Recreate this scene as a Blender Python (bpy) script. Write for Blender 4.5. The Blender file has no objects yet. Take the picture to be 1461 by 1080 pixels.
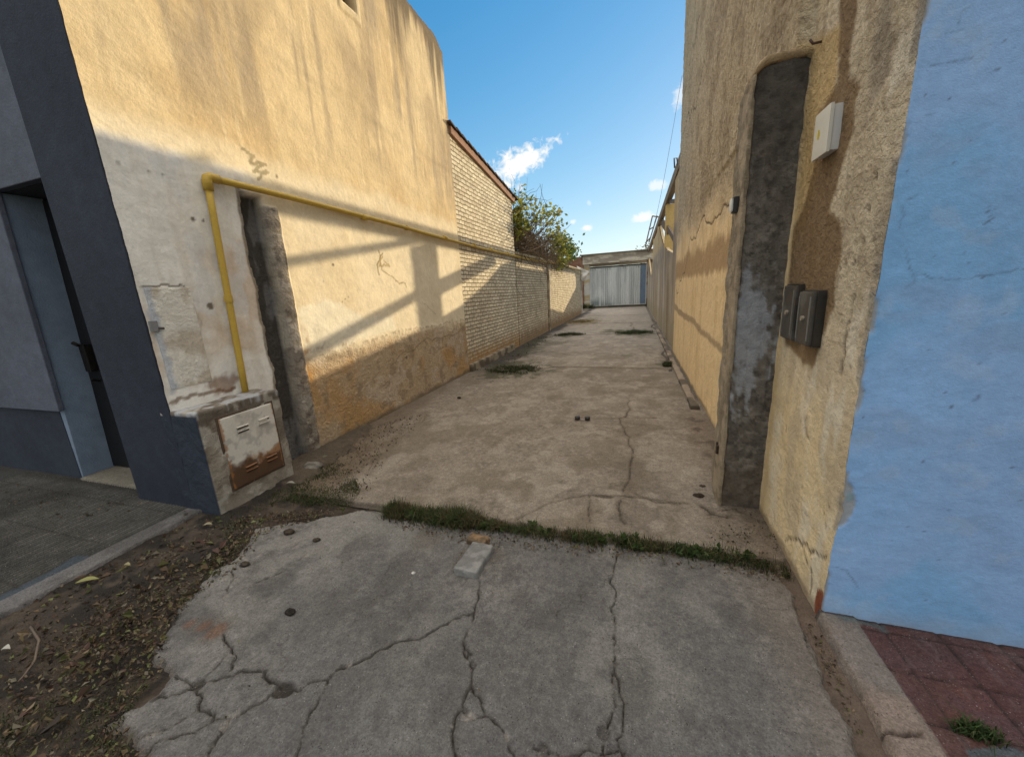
# light and sky settings
SKY_STR, SKY_SAT, SKY_TINT, SKY_DUST, SKY_OZONE = .15, 1.56, (1.0, 1.06, 1.16), .2, 2.0
SKY_A, SKY_B = 1.62, 1.05
SUN_E, SUN_COL, EXPO = 3.35, (1.0, .82, .54), .6
CLOUD, FILL_OVER, FILL_BACK = (1.1, 1.08, 1.02), (3.8, 3.55, 3.15), (.95, .90, .82)
import bpy, math, random
import numpy as np
from mathutils import Matrix, Vector
random.seed(7); RNG = np.random.default_rng(11)
SC = bpy.context.scene
COL = SC.collection
LX, RX, FY, EYE = -3.37, 0.86, 1.86, 1.60     # side walls, street facade line, eye height
W0, H0, FPX = 1461, 1080, 535.0               # camera in pixels of the photograph

# ---------------------------------------------------------------- camera frame
def _frame(vy=(907, 408), vz=(870, 2900)):
    cx, cy = W0/2, H0/2
    Y = np.array([vy[0]-cx, vy[1]-cy, FPX]); Y /= np.linalg.norm(Y)
    v = np.array([vz[0]-cx, vz[1]-cy, FPX]); v /= np.linalg.norm(v)
    D = v - Y*np.dot(v, Y); D /= np.linalg.norm(D)
    Z = -D; X = np.cross(Y, Z)
    return np.stack([X, Y, Z])
RM = _frame()
def ray(px, py): return RM @ np.array([px-W0/2, py-H0/2, FPX])
def G(px, py, z=0.0):                     # pixel -> ground (x, y)
    r = ray(px, py); t = (z-EYE)/r[2]; return np.array([r[0]*t, r[1]*t])
def WX(px, py, x):                        # pixel -> wall x = const (y, z)
    r = ray(px, py); t = x/r[0]; return np.array([r[1]*t, EYE+r[2]*t])
def WY(px, py, y):                        # pixel -> wall y = const (x, z)
    r = ray(px, py); t = y/r[1]; return np.array([r[0]*t, EYE+r[2]*t])
def Gs(pts, z=0.0): return np.array([G(a, b, z) for a, b in pts])
def WXs(pts, x): return np.array([WX(a, b, x) for a, b in pts])
def WYs(pts, y): return np.array([WY(a, b, y) for a, b in pts])
def zz(pts, ox, oy, s): return [(ox+a/s, oy+b/s) for a, b in pts]

# ---------------------------------------------------------------- numpy noise
def _hash(ix, iy, seed):
    h = (ix.astype(np.int64)*374761393 + iy.astype(np.int64)*668265263 + seed*974634777) & 0xffffffff
    h = ((h ^ (h >> 13))*1274126177) & 0xffffffff
    h = (h ^ (h >> 16)) & 0xffffffff
    return h/4294967295.0
def vnoise(u, v, seed=0):
    iu, iv = np.floor(u), np.floor(v); fu, fv = u-iu, v-iv
    fu = fu*fu*(3-2*fu); fv = fv*fv*(3-2*fv)
    a = _hash(iu, iv, seed); b = _hash(iu+1, iv, seed); c = _hash(iu, iv+1, seed); d = _hash(iu+1, iv+1, seed)
    return (a*(1-fu)+b*fu)*(1-fv)+(c*(1-fu)+d*fu)*fv
def fbm(u, v, s=1.0, o=4, seed=0, g=0.5):
    t = 0; a = 1; n = 0; f = s
    for i in range(o):
        t = t+a*vnoise(u*f+17.3*i, v*f-9.1*i, seed+i); n += a; a *= g; f *= 2.03
    return t/n
def ss(x, a, b):
    t = np.clip((x-a)/(b-a), 0, 1); return t*t*(3-2*t)
def mixc(c, col, m):
    return c*(1-m[..., None])+np.array(col)*m[..., None]
def dist_poly(P, pts):                    # distance of points to a polyline
    d = np.full(len(P), 1e9)
    for a, b in zip(pts[:-1], pts[1:]):
        ab = b-a; L = max(np.dot(ab, ab), 1e-12)
        t = np.clip(((P-a)@ab)/L, 0, 1)
        q = a+t[:, None]*ab
        d = np.minimum(d, np.hypot(P[:, 0]-q[:, 0], P[:, 1]-q[:, 1]))
    return d
def near_poly(P, pts, m=0.12):
    lo, hi = pts.min(0)-m, pts.max(0)+m
    idx = np.where((P[:, 0] > lo[0]) & (P[:, 0] < hi[0]) & (P[:, 1] > lo[1]) & (P[:, 1] < hi[1]))[0]
    return idx, dist_poly(P[idx], pts)
def in_poly(P, pts):
    x, y = P[:, 0], P[:, 1]; c = np.zeros(len(P), bool); n = len(pts)
    for i in range(n):
        x1, y1 = pts[i]; x2, y2 = pts[(i+1) % n]
        k = ((y1 > y) != (y2 > y))
        xi = (x2-x1)*(y-y1)/((y2-y1) if abs(y2-y1) > 1e-9 else 1e-9)+x1
        c ^= (k & (x < xi))
    return c
def sd_poly(P, pts):                      # signed distance, positive inside
    d = dist_poly(P, np.vstack([pts, pts[:1]]))
    return np.where(in_poly(P, pts), d, -d)
def jag(pts, it=3, k=0.16, seed=1):       # fractal line
    r = np.random.default_rng(seed); p = np.array(pts, float)
    for _ in range(it):
        a, b = p[:-1], p[1:]; m = (a+b)/2; e = b-a
        n = np.stack([-e[:, 1], e[:, 0]], 1)
        m = m+n*r.normal(0, k, (len(m), 1))
        q = np.empty((len(p)+len(m), 2)); q[0::2] = p; q[1::2] = m; p = q
    return p

# ---------------------------------------------------------------- mesh helpers
def link(o, parent):
    COL.objects.link(o)
    if parent is not None:
        o.parent = parent
        o.matrix_parent_inverse = Matrix.Translation(-Vector(parent.location))
    return o
def mesh(name, V, F, mat, parent=None, col=None, smooth=True, extra=None, mats=None, mi=None):
    V = np.asarray(V, float)
    me = bpy.data.meshes.new(name)
    if isinstance(F, np.ndarray):
        k = F.shape[1]; n = len(F)
        me.vertices.add(len(V)); me.vertices.foreach_set('co', V.astype(np.float32).ravel())
        me.loops.add(n*k); me.loops.foreach_set('vertex_index', F.astype(np.int32).ravel())
        me.polygons.add(n); me.polygons.foreach_set('loop_start', np.arange(0, n*k, k, dtype=np.int32))
        me.update(calc_edges=True); me.validate()
    else:
        me.from_pydata([tuple(v) for v in V], [], [tuple(f) for f in F])
    me.polygons.foreach_set('use_smooth', np.full(len(me.polygons), smooth))
    if col is not None:
        a = me.attributes.new('Col', 'FLOAT_COLOR', 'POINT')
        c = np.ones((len(V), 4), np.float32); c[:, :3] = col
        a.data.foreach_set('color', c.ravel())
    for k, v in (extra or {}).items():
        a = me.attributes.new(k, 'FLOAT', 'POINT'); a.data.foreach_set('value', np.asarray(v, np.float32))
    me.materials.append(mat)
    for m in (mats or []): me.materials.append(m)
    if mi is not None: me.polygons.foreach_set('material_index', np.asarray(mi, np.int32))
    me.update()
    return link(bpy.data.objects.new(name, me), parent)
def quads(nu, nv):
    i = np.arange(nu-1)[:, None]*nv+np.arange(nv-1)[None, :]
    return np.stack([i, i+nv, i+nv+1, i+1], -1).reshape(-1, 4)
def uvgrid(us, vs):
    A, B = np.meshgrid(us, vs, indexing='ij'); return A.ravel(), B.ravel(), quads(len(us), len(vs))
def lins(a, b, d): return np.linspace(a, b, max(2, int(round((b-a)/d))+1))
def grow(a, b, d0, k):                    # spacing grows with distance
    r = [a]
    while r[-1] < b: r.append(r[-1]+d0+k*max(0, r[-1]-a))
    r[-1] = b; return np.array(r)
class MB:
    """collects vertices / faces of one part"""
    def __init__(s): s.V = []; s.F = []; s.C = []
    def add(s, V, F, c=None):
        o = len(s.V); s.V += [tuple(map(float, v)) for v in V]; s.F += [tuple(int(i)+o for i in f) for f in F]
        s.C += [tuple(c if c is not None else (.5, .5, .5))]*len(V)
    def box(s, x0, x1, y0, y1, z0, z1, c=None):
        V = [(x, y, z) for x in (x0, x1) for y in (y0, y1) for z in (z0, z1)]
        s.add(V, [(0, 1, 3, 2), (4, 6, 7, 5), (0, 4, 5, 1), (2, 3, 7, 6), (0, 2, 6, 4), (1, 5, 7, 3)], c)
    def obox(s, p, q, w, d, up=(1, 0, 0), c=None):     # bar from p to q
        p, q = np.array(p, float), np.array(q, float); a = q-p; a /= np.linalg.norm(a)
        u = np.array(up, float); u -= a*np.dot(u, a); u /= np.linalg.norm(u); v = np.cross(a, u)
        V = [e+u*i*w/2+v*j*d/2 for e in (p, q) for i, j in ((-1, -1), (1, -1), (1, 1), (-1, 1))]
        s.add(V, [(0, 1, 2, 3)[::-1], (4, 5, 6, 7), (0, 1, 5, 4), (1, 2, 6, 5), (2, 3, 7, 6), (3, 0, 4, 7)], c)
    def tube(s, pts, r, n=8, c=None, cap=True):
        pts = [np.array(p, float) for p in pts]; rs = r if hasattr(r, '__len__') else [r]*len(pts)
        V = []; F = []; ref = None
        for i, p in enumerate(pts):
            t = pts[min(i+1, len(pts)-1)]-pts[max(i-1, 0)]; t = t/max(np.linalg.norm(t), 1e-9)
            if ref is None:
                ref = np.cross(t, (0, 0, 1.)) if abs(t[2]) < .9 else np.cross(t, (1., 0, 0))
            ref = ref-t*np.dot(ref, t); ref /= max(np.linalg.norm(ref), 1e-9); b = np.cross(t, ref)
            for k in range(n):
                a = 2*math.pi*k/n; V.append(p+(ref*math.cos(a)+b*math.sin(a))*rs[i])
        for i in range(len(pts)-1):
            for k in range(n):
                F.append((i*n+k, i*n+(k+1) % n, (i+1)*n+(k+1) % n, (i+1)*n+k))
        if cap: F += [tuple(range(n))[::-1], tuple(range((len(pts)-1)*n, len(pts)*n))]
        s.add(V, F, c)
    def build(s, name, mat, parent=None, smooth=False, bevel=0.0, col=True):
        o = mesh(name, np.array(s.V), s.F, mat, parent, np.array(s.C) if col else None, smooth)
        if bevel:
            m = o.modifiers.new('b', 'BEVEL'); m.width = bevel; m.segments = 2; m.limit_method = 'ANGLE'
        return o
def rbox(name, lo, hi, res, mat, parent=None, r=0.01, colfn=None, amp=0.0, fs=14, seed=0, extra=None, warp=None):
    """rounded, slightly uneven block with a colour function of its world coordinates"""
    lo, hi = np.array(lo, float), np.array(hi, float); V = []; F = []; o = 0
    for ax in range(3):
        a, b = [(1, 2), (2, 0), (0, 1)][ax]
        us, vs = lins(lo[a], hi[a], res), lins(lo[b], hi[b], res); A, B, Q = uvgrid(us, vs)
        for side in (0, 1):
            P = np.zeros((len(A), 3)); P[:, a] = A; P[:, b] = B; P[:, ax] = (lo, hi)[side][ax]
            V.append(P); F.append((Q if side else Q[:, ::-1])+o); o += len(P)
    V = np.vstack(V); F = np.vstack(F)
    inn = np.clip(V, lo+r, hi-r); d = V-inn; L = np.linalg.norm(d, axis=1, keepdims=True)
    nrm = d/np.maximum(L, 1e-9); P = inn+nrm*r
    if amp:
        n = fbm(V[:, 0]+V[:, 2]*.73, V[:, 1]-V[:, 2]*.61, fs, 4, seed)-.5
        P = P+nrm*(n*2*amp)[:, None]
    c = colfn(P, nrm) if colfn else None
    if warp: P = warp(P)
    return mesh(name, P, F, mat, parent, c, True, extra)
def thing(name, label, cat, loc=(0, 0, 0), group=None):
    o = bpy.data.objects.new(name, None); o.empty_display_size = .2; COL.objects.link(o); o.location = loc
    return tag(o, label, cat, group)
def tag(o, label, cat, group=None):
    o['label'] = label; o['category'] = cat
    if group: o['group'] = group
    return o
def kind(o, k, label=None, cat=None):
    o['kind'] = k
    if label: o['label'] = label
    if cat: o['category'] = cat
    return o

# ---------------------------------------------------------------- materials
def newmat(name):
    m = bpy.data.materials.new(name); m.use_nodes = True
    return m, m.node_tree, m.node_tree.nodes['Principled BSDF']
def nmath(nt, op, a, b=None, c=None, clamp=False):
    n = nt.nodes.new('ShaderNodeMath'); n.operation = op; n.use_clamp = clamp
    for i, v in enumerate((a, b, c)):
        if v is None: continue
        if isinstance(v, (int, float)): n.inputs[i].default_value = v
        else: nt.links.new(v, n.inputs[i])
    return n.outputs[0]
def ramp(nt, fac, stops):
    n = nt.nodes.new('ShaderNodeValToRGB'); el = n.color_ramp.elements
    while len(el) < len(stops): el.new(.5)
    for e, (p, c) in zip(el, stops):
        e.position = p; e.color = (c, c, c, 1) if not hasattr(c, '__len__') else (*c, 1)
    nt.links.new(fac, n.inputs[0]); return n.outputs[0]
def noise(nt, vec, s, d=6, r=.55, stretch=None, dist=0.0):
    if stretch:
        mp = nt.nodes.new('ShaderNodeMapping'); mp.inputs['Scale'].default_value = stretch
        nt.links.new(vec, mp.inputs[0]); vec = mp.outputs[0]
    n = nt.nodes.new('ShaderNodeTexNoise'); n.inputs['Scale'].default_value = s
    n.inputs['Detail'].default_value = d; n.inputs['Roughness'].default_value = r
    n.inputs['Distortion'].default_value = dist
    nt.links.new(vec, n.inputs['Vector']); return n.outputs['Fac']
def mixrgb(nt, fac, a, b, mode='MIX'):
    n = nt.nodes.new('ShaderNodeMix'); n.data_type = 'RGBA'; n.blend_type = mode
    for s, v in ((n.inputs['Factor'], fac), (n.inputs['A'], a), (n.inputs['B'], b)):
        if isinstance(v, (int, float)): s.default_value = v
        elif isinstance(v, tuple): s.default_value = (*v, 1)
        else: nt.links.new(v, s)
    return n.outputs['Result']
def surf(name, base=None, var=((3, .25), (22, .25), (120, .2)), bump=((25, .01, 1), (140, .004, 1)), rough=.9, attr_rough=None,
         stretch=None, specks=None, spec=.2, metal=0.0, tint=None, pits=0):
    """base colour (painted attribute or one colour) broken up by several noises, with bump in metres"""
    m, nt, bs = newmat(name)
    tc = nt.nodes.new('ShaderNodeTexCoord'); vec = tc.outputs['Object']
    if base is None:
        at = nt.nodes.new('ShaderNodeAttribute'); at.attribute_name = 'Col'; c = at.outputs['Color']
    else:
        r = nt.nodes.new('ShaderNodeRGB'); r.outputs[0].default_value = (*base, 1); c = r.outputs[0]
    k = None
    for s, a in var:
        n = noise(nt, vec, s, stretch=stretch); f = nmath(nt, 'MULTIPLY_ADD', n, 2*a, 1-a)
        k = f if k is None else nmath(nt, 'MULTIPLY', k, f)
    if k is not None:
        v = nt.nodes.new('ShaderNodeVectorMath'); v.operation = 'SCALE'
        nt.links.new(c, v.inputs[0]); nt.links.new(k, v.inputs['Scale']); c = v.outputs[0]
    if attr_rough and pits:                 # coarse grain darkened in the colour, standing in for shade in its hollows
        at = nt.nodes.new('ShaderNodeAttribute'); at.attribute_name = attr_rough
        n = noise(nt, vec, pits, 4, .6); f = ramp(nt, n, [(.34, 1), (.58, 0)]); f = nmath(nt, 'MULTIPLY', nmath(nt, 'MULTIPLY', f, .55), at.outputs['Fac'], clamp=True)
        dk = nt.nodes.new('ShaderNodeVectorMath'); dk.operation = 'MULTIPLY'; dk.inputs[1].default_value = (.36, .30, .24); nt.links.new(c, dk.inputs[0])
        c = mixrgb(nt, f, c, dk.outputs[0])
    if tint:
        n = noise(nt, vec, tint[0], 4); f = ramp(nt, n, [(tint[1], 0), (tint[2], 1)])
        c = mixrgb(nt, nmath(nt, 'MULTIPLY', f, tint[4] if len(tint) > 4 else 1.0), c, tint[3])
    for sp in (specks or []):               # scale, threshold, colour, amount
        vo = nt.nodes.new('ShaderNodeTexVoronoi'); vo.inputs['Scale'].default_value = sp[0]
        nt.links.new(vec, vo.inputs['Vector'])
        f = ramp(nt, vo.outputs['Distance'], [(sp[1]*.6, 1), (sp[1], 0)])
        n = noise(nt, vec, sp[0]*.23, 2); f = nmath(nt, 'MULTIPLY', f, ramp(nt, n, [(.5, 0), (.62, 1)]))
        c = mixrgb(nt, nmath(nt, 'MULTIPLY', f, sp[3]), c, sp[2])
    nt.links.new(c, bs.inputs['Base Color'])
    h = None
    for s, d, on in bump:
        n = noise(nt, vec, s, 5, .6)
        f = nmath(nt, 'MULTIPLY', n, d)
        if on == 'attr':
            at = nt.nodes.new('ShaderNodeAttribute'); at.attribute_name = attr_rough
            f = nmath(nt, 'MULTIPLY', f, at.outputs['Fac'])
        h = f if h is None else nmath(nt, 'ADD', h, f)
    if h is not None:
        b = nt.nodes.new('ShaderNodeBump'); b.inputs['Distance'].default_value = 1.0; b.inputs['Strength'].default_value = 1.0
        nt.links.new(h, b.inputs['Height']); nt.links.new(b.outputs[0], bs.inputs['Normal'])
    bs.inputs['Roughness'].default_value = rough; bs.inputs['Specular IOR Level'].default_value = spec
    bs.inputs['Metallic'].default_value = metal
    return m
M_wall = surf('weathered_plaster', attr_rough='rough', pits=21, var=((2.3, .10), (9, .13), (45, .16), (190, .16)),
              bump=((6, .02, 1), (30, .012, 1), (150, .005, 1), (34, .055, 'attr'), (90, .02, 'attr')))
M_smooth = surf('trowelled_plaster', attr_rough='rough', var=((2.3, .12), (9, .16), (45, .16), (190, .16)),
                bump=((3, .018, 1), (20, .0020, 1), (120, .0014, 1), (34, .03, 'attr'), (110, .008, 'attr')))
M_paint = surf('painted_render', var=((1.6, .10), (9, .10), (60, .12), (200, .12)), bump=((3, .008, 1), (24, .0012, 1), (190, .0014, 1)), rough=.7, spec=.3)
M_conc = surf('old_concrete', var=((1.7, .14), (8, .26), (28, .34), (70, .50), (150, .60), (330, .45)), bump=((14, .012, 1), (60, .012, 1), (170, .009, 1), (330, .004, 1)),
              specks=[(95, .27, (.030, .027, .024), .85), (150, .27, (.05, .045, .04), .75), (70, .18, (.42, .39, .35), .6), (150, .24, (.34, .32, .29), .6), (30, .10, (.025, .02, .018), .8)])
M_cast = surf('cast_cement', var=((4, .2), (25, .22), (120, .22)), bump=((18, .02, 1), (110, .008, 1)))
M_soil = surf('bare_soil', var=((3, .25), (20, .3), (120, .35)), bump=((20, .02, 1), (130, .012, 1)))
M_metal = surf('painted_metal', var=((6, .12), (60, .15)), bump=((60, .0015, 1),), rough=.5, spec=.5)
M_plain = surf('plain_painted', var=((8, .06), (90, .06)), bump=((90, .0008, 1),), rough=.5, spec=.4)
M_wood = surf('rough_wood', var=((5, .2), (40, .25)), bump=((40, .006, 1),), stretch=(1, 1, 1))
def leafmat(name, tr=.35):
    m, nt, bs = newmat(name)
    at = nt.nodes.new('ShaderNodeAttribute'); at.attribute_name = 'Col'
    nt.links.new(at.outputs['Color'], bs.inputs['Base Color']); bs.inputs['Roughness'].default_value = .6
    bs.inputs['Specular IOR Level'].default_value = .25
    t = nt.nodes.new('ShaderNodeBsdfTranslucent'); nt.links.new(at.outputs['Color'], t.inputs[0])
    mx = nt.nodes.new('ShaderNodeMixShader'); mx.inputs[0].default_value = tr
    nt.links.new(bs.outputs[0], mx.inputs[1]); nt.links.new(t.outputs[0], mx.inputs[2])
    nt.links.new(mx.outputs[0], nt.nodes['Material Output'].inputs[0]); return m
M_leaf = leafmat('leaf'); M_grass = leafmat('grass_blade', .25); M_dry = leafmat('dry_leaf', .12)
# ================================================================ LEFT HOUSE (cream side wall, blue street front)
house = thing('house', 'two-storey plastered house with sunlit cream side wall and dark blue street front', 'house', (LX, FY, 0))
def A(*p): return np.array(p, float)
def streaks(u, z, su, sz, seed): return fbm(u*su, z*sz, 1, 5, seed)

ys = lins(1.80, 7.2, .0125); zs = np.concatenate([lins(-.06, 3.2, .014), lins(3.2, 6.0, .02)[1:]])
y, z, Q = uvgrid(ys, zs); P = np.stack([y, z], 1)
n1 = fbm(y, z, 1.1, 5, 3); n2 = fbm(y, z, 5, 5, 8); n3 = fbm(y, z, 22, 4, 12); st = streaks(y, z, 9, .9, 21); dg = streaks(y+z*.35, z, 5, 1.1, 44)
c = np.tile(A(.67, .54, .335), (len(y), 1))
c = mixc(c, (.56, .41, .225), ss(n1, .42, .70)*.7)
c = mixc(c, (.58, .45, .27), ss(dg, .5, .72)*.55*ss(z, 2.6, 3.2))
c = mixc(c, (.74, .61, .39), ss(streaks(y, z, 26, 1.6, 31), .6, .8)*.65*ss(z, 2.7, 3.1))
c = mixc(c, (.37, .30, .215), .8*ss(st+.6*(n1-.5), .50, .78)*ss(z, 3.0, 3.7)); c = mixc(c, (.40, .31, .20), .6*ss(fbm(y*1.5, z*.42, 2.2, 5, 73), .5, .66)*ss(z, 3.2, 4.6)); c = mixc(c, (.45, .36, .24), ss(fbm(y+.3*z, z*.7, 3.1, 4, 71), .56, .72)*.45*ss(z, 3.0, 3.6))
# paler coat below a wavering line, greyer towards the street
zl = 2.97+.10*(fbm(y, y*0, 1.5, 3, 5)-.5)+.10*(n2-.5)
low = ss(zl-z, -.12, .10)
c = mixc(c, (.74, .65, .48), low)
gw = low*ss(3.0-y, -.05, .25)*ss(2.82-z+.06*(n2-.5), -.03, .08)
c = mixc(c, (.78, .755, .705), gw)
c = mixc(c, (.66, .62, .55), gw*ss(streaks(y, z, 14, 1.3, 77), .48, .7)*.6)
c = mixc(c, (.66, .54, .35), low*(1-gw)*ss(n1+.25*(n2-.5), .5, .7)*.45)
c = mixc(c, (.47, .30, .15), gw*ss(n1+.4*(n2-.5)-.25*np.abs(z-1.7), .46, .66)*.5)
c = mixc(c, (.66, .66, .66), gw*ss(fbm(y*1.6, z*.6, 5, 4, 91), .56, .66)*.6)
# peeled white patches of the lit panel
pp = sd_poly(P, WXs([(425, 440), (470, 425), (520, 455), (560, 450), (565, 470), (500, 490), (470, 520), (440, 520), (432, 480)], LX))
c = mixc(c, (.78, .73, .60), ss(pp+.09*(n2-.5)+.05*(n3-.5), -.02, .02)*.8)
# rising damp of the lower wall
zd = 1.12+.22*(fbm(y, y*0, 1.3, 4, 15)-.5)+.10*(n2-.5)+.05*(n3-.5)
damp = ss(zd-z, -.05, .05+.25*fbm(y, z, 3, 3, 17))*ss(y, 2.9, 3.0)
c = mixc(c, (.41, .30, .19), damp*.85)
c = mixc(c, (.50, .41, .31), damp*ss(fbm(y, z, 4, 5, 27), .5, .6)*.8)
c = mixc(c, (.46, .275, .11), damp*ss(fbm(y, z, 1.9, 5, 33)-.18*(z-.45)+.10*(n2-.5), .50, .72)*.8)
c = mixc(c, (.29, .22, .145), damp*ss(fbm(y, z, 7, 5, 35), .58, .7)*.7)
c = mixc(c, (.20, .15, .10), ss(.03-np.abs(z-zd+.01), 0, .03)*ss(n3, .45, .6)*.5*ss(y, 2.9, 3.))
c = mixc(c, (.17, .14, .10), ss(.10-z+.12*(n2-.5), 0, .08)*ss(y, 2.9, 3.)*.8)
c = mixc(c, (.42, .22, .06), ss(.09-np.abs(y-3.13), 0, .07)*ss(z, .7, .9)*ss(1.5-z, 0, .4)*ss(n2, .4, .6)*.9)
# black run-off under the parapet
tp = 6.0-z
c = mixc(c, (.10, .075, .05), ss(streaks(y, z, 7, .25, 51)*1.05+.42*np.exp(-tp/.22)-.2*tp*(1.2-.13*y), .50, .78)*ss(1.3-tp, 0, .9)*.8)
c = mixc(c, (.15, .12, .09), np.exp(-tp/.05)*.9)
# small holes and marks
for (px, py, rr, dk) in [(475, 378, .016, .9), (462, 402, .009, .6), (492, 427, .011, .8), (497, 424, .010, .8), (488, 431, .008, .8), (395, 252, .016, .8), (232, 250, .012, .6),
                         (212, 245, .01, .6), (168, 232, .014, .5), (300, 437, .028, .9), (275, 313, .02, .9), (290, 315, .012, .9), (188, 352, .008, .8), (590, 437, .01, .4), (580, 510, .03, .8), (640, 500, .012, .6)]:
    d = np.hypot(*(P-WX(px, py, LX)).T); c = mixc(c, (.12, .09, .06), ss(rr+.012*(n3-.5)-d, -.004, .006)*dk)
for pl, w, dk, colr in [([(540, 358), (545, 385), (560, 395), (580, 410)], .010, .8, (.30, .22, .10)), ([(546, 362), (538, 378), (541, 392)], .012, .8, (.27, .2, .09)), ([(548, 372), (556, 380), (541, 380), (546, 366)], .014, .7, (.36, .27, .12)),
                        ([(345, 213), (362, 222), (356, 232), (380, 236), (362, 245), (382, 246), (368, 256)], .013, .8, (.30, .25, .15)), ([(602, 430), (612, 440), (622, 448)], .006, .5, (.3, .24, .16)),
                        ([(560, 520), (590, 500), (640, 478), (664, 470)], .012, .6, (.22, .17, .11)), ([(440, 592), (480, 580), (530, 545), (560, 520)], .010, .4, (.25, .19, .13)),
                        ([(500, 640), (520, 615), (560, 590), (585, 575)], .014, .5, (.2, .15, .1)), ([(203, 410), (240, 407), (263, 409)], .008, .9, (.10, .08, .06)), ([(205, 412), (222, 480), (245, 560)], .012, .55, (.40, .45, .55)), ([(263, 410), (268, 432), (282, 490), (300, 553)], .006, .45, (.3, .25, .2)), ([(245, 575), (290, 563), (335, 553)], .014, .8, (.18, .12, .07))]:
    idx, d = near_poly(P, jag(WXs(pl, LX), 3, .10, int(pl[0][0])))
    m = np.zeros(len(P)); m[idx] = ss(w+.010*(n3[idx]-.5)-d, -.004, .004); c = mixc(c, colr, m*dk)
c = mixc(c, (.19, .09, .04), ss(.10-np.hypot((y-2.22)*.6, z-.98)+.08*(n3-.5), 0, .05)*.7)
# relief: groove where the gate pillar was torn out, remaining pillar edge, vent, wavy render
gl = 2.725+.05*(fbm(z*0+3, z, 5, 4, 61)-.5)+.02*(n3-.5); gr = 2.93+.012*(fbm(z*0+9, z, 7, 4, 63)-.5)
top = 2.62+.05*(n2-.5)
gm = ss(y, gl-.006, gl+.012)*ss(gr-y, -.006, .012)*ss(top-z, -.01, .02)
pm = ss(y, gr-.005, gr+.01)*ss(3.09+.012*(n2-.5)-y, -.005, .012)*ss(2.55+.06*(n2-.5)-z, -.01, .02)
dx = .010*(n1-.5)+.008*(n2-.5)+.004*(n3-.5)*(1+2*damp)+.012*low*0
dx = dx-gm*(.095+.03*(n2-.5)+.02*(n3-.5))+pm*(.022+.020*(n2-.5)+.016*(n3-.5))
c = mixc(c, (.075, .07, .066), gm); c = mixc(c, (.20, .20, .205), gm*ss(fbm(y*3, z, 3, 4, 66), .5, .62)*.7)
c = mixc(c, (.36, .315, .26), pm*.95); c = mixc(c, (.20, .17, .145), pm*ss(fbm(y*1.5, z, 13, 5, 68), .5, .6)*.8)
c = mixc(c, (.45, .41, .36), pm*ss(fbm(y, z, 5, 4, 69), .58, .66)*.7)
rim = ss(.05-np.abs(y-gl+.01)+.04*(n3-.5), 0, .04)*ss(top+.1-z, 0, .05)*(1-gm)
c = mixc(c, (.22, .18, .13), rim*.8); dx = dx-.02*rim
vm = ss(y, 4.53, 4.55)*ss(4.78-y, 0, .02)*ss(z, 5.09, 5.11)*ss(5.6-z, 0, .02)
fr = ss(y, 4.45, 4.47)*ss(4.86-y, 0, .02)*ss(z, 4.98, 5.0)*ss(5.7-z, 0, .02)
c = mixc(c, (.68, .57, .38), fr*.6*(1-vm)); c = mixc(c, (.07, .05, .03), vm); dx = dx-.17*vm+.012*fr*(1-vm)
top_z = 6.02-.14*ss(y, 6.8, 7.2)**1.5-.05*(fbm(y, y*0, 4, 4, 81)-.5)-.02*(fbm(y, y*0, 30, 3, 82)-.5)
zz_ = z*np.where(z > 3, 1+(top_z/6.0-1)*(z-3)/3, 1)
yy_ = y+np.where(y > 7.15, .02*(fbm(z, z*0, 5, 4, 84)-.5), 0)-np.where(y < 1.83, .012*(fbm(z, z*0, 9, 4, 85)-.3), 0)
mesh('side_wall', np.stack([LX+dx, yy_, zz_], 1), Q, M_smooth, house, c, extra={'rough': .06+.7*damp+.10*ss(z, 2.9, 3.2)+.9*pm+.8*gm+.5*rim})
b = MB(); b.box(-9, -5.26, 1.96, 7.16, -.05, 5.78); b.box(-5.26, -4.06, 2.42, 7.16, -.05, 2.66); b.box(-5.26, -3.6, 1.96, 7.16, 2.66, 5.70); b.box(-4.06, -3.6, 1.96, 7.16, -.05, 2.66)
b.box(-3.6, -3.53, 1.96, 7.17, -.05, 5.66); b.box(-9, LX-.012, 7.16, 7.185, -.05, 5.66)
b.build('inner_walls', surf('bare_render', base=(.07, .075, .09)), house, col=False)
# street front pieces
M_front = surf('slate_blue_paint', base=(.105, .115, .15), var=((1.3, .3), (10, .3), (80, .25)), bump=((4, .01, 1), (60, .004, 1), (220, .0015, 1)), rough=.8)
M_pil = surf('dark_blue_paint', base=(.031, .037, .053), var=((1.5, .35), (9, .35), (60, .3), (200, .25)), specks=[(38, .07, (.20, .20, .20), .7), (17, .05, (.16, .15, .14), .7)], bump=((4, .008, 1), (70, .004, 1)), rough=.75)
M_dado = surf('dado_paint', base=(.036, .044, .062), var=((2, .35), (14, .35), (90, .3)), specks=[(40, .08, (.16, .15, .14), .6)], bump=((5, .01, 1), (80, .004, 1)), rough=.8)
M_rev = surf('door_reveal_paint', base=(.20, .255, .34), var=((1.7, .3), (11, .25), (90, .2)), specks=[(45, .07, (.3, .3, .3), .5)], bump=((5, .006, 1), (80, .003, 1)), rough=.75)
def slab(b, x0, xa, xb, y0, y1, z0, z1):     # right edge leans from xa (z0) to xb (z1)
    V = [(x0, y, z) for y in (y0, y1) for z in (z0, z1)]+[(xa if z == z0 else xb, y, z) for y in (y0, y1) for z in (z0, z1)]
    b.add(V, [(0, 1, 3, 2), (4, 6, 7, 5), (0, 4, 5, 1), (2, 3, 7, 6), (0, 2, 6, 4), (1, 5, 7, 3)])
b = MB(); slab(b, -9, -5.14, -5.0, 1.89, 1.93, .76, 2.66); b.box(-9, -4.08, 1.89, 1.955, 2.66, 5.8)
b.build('front_wall', M_front, house, col=False, bevel=.006)
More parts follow.
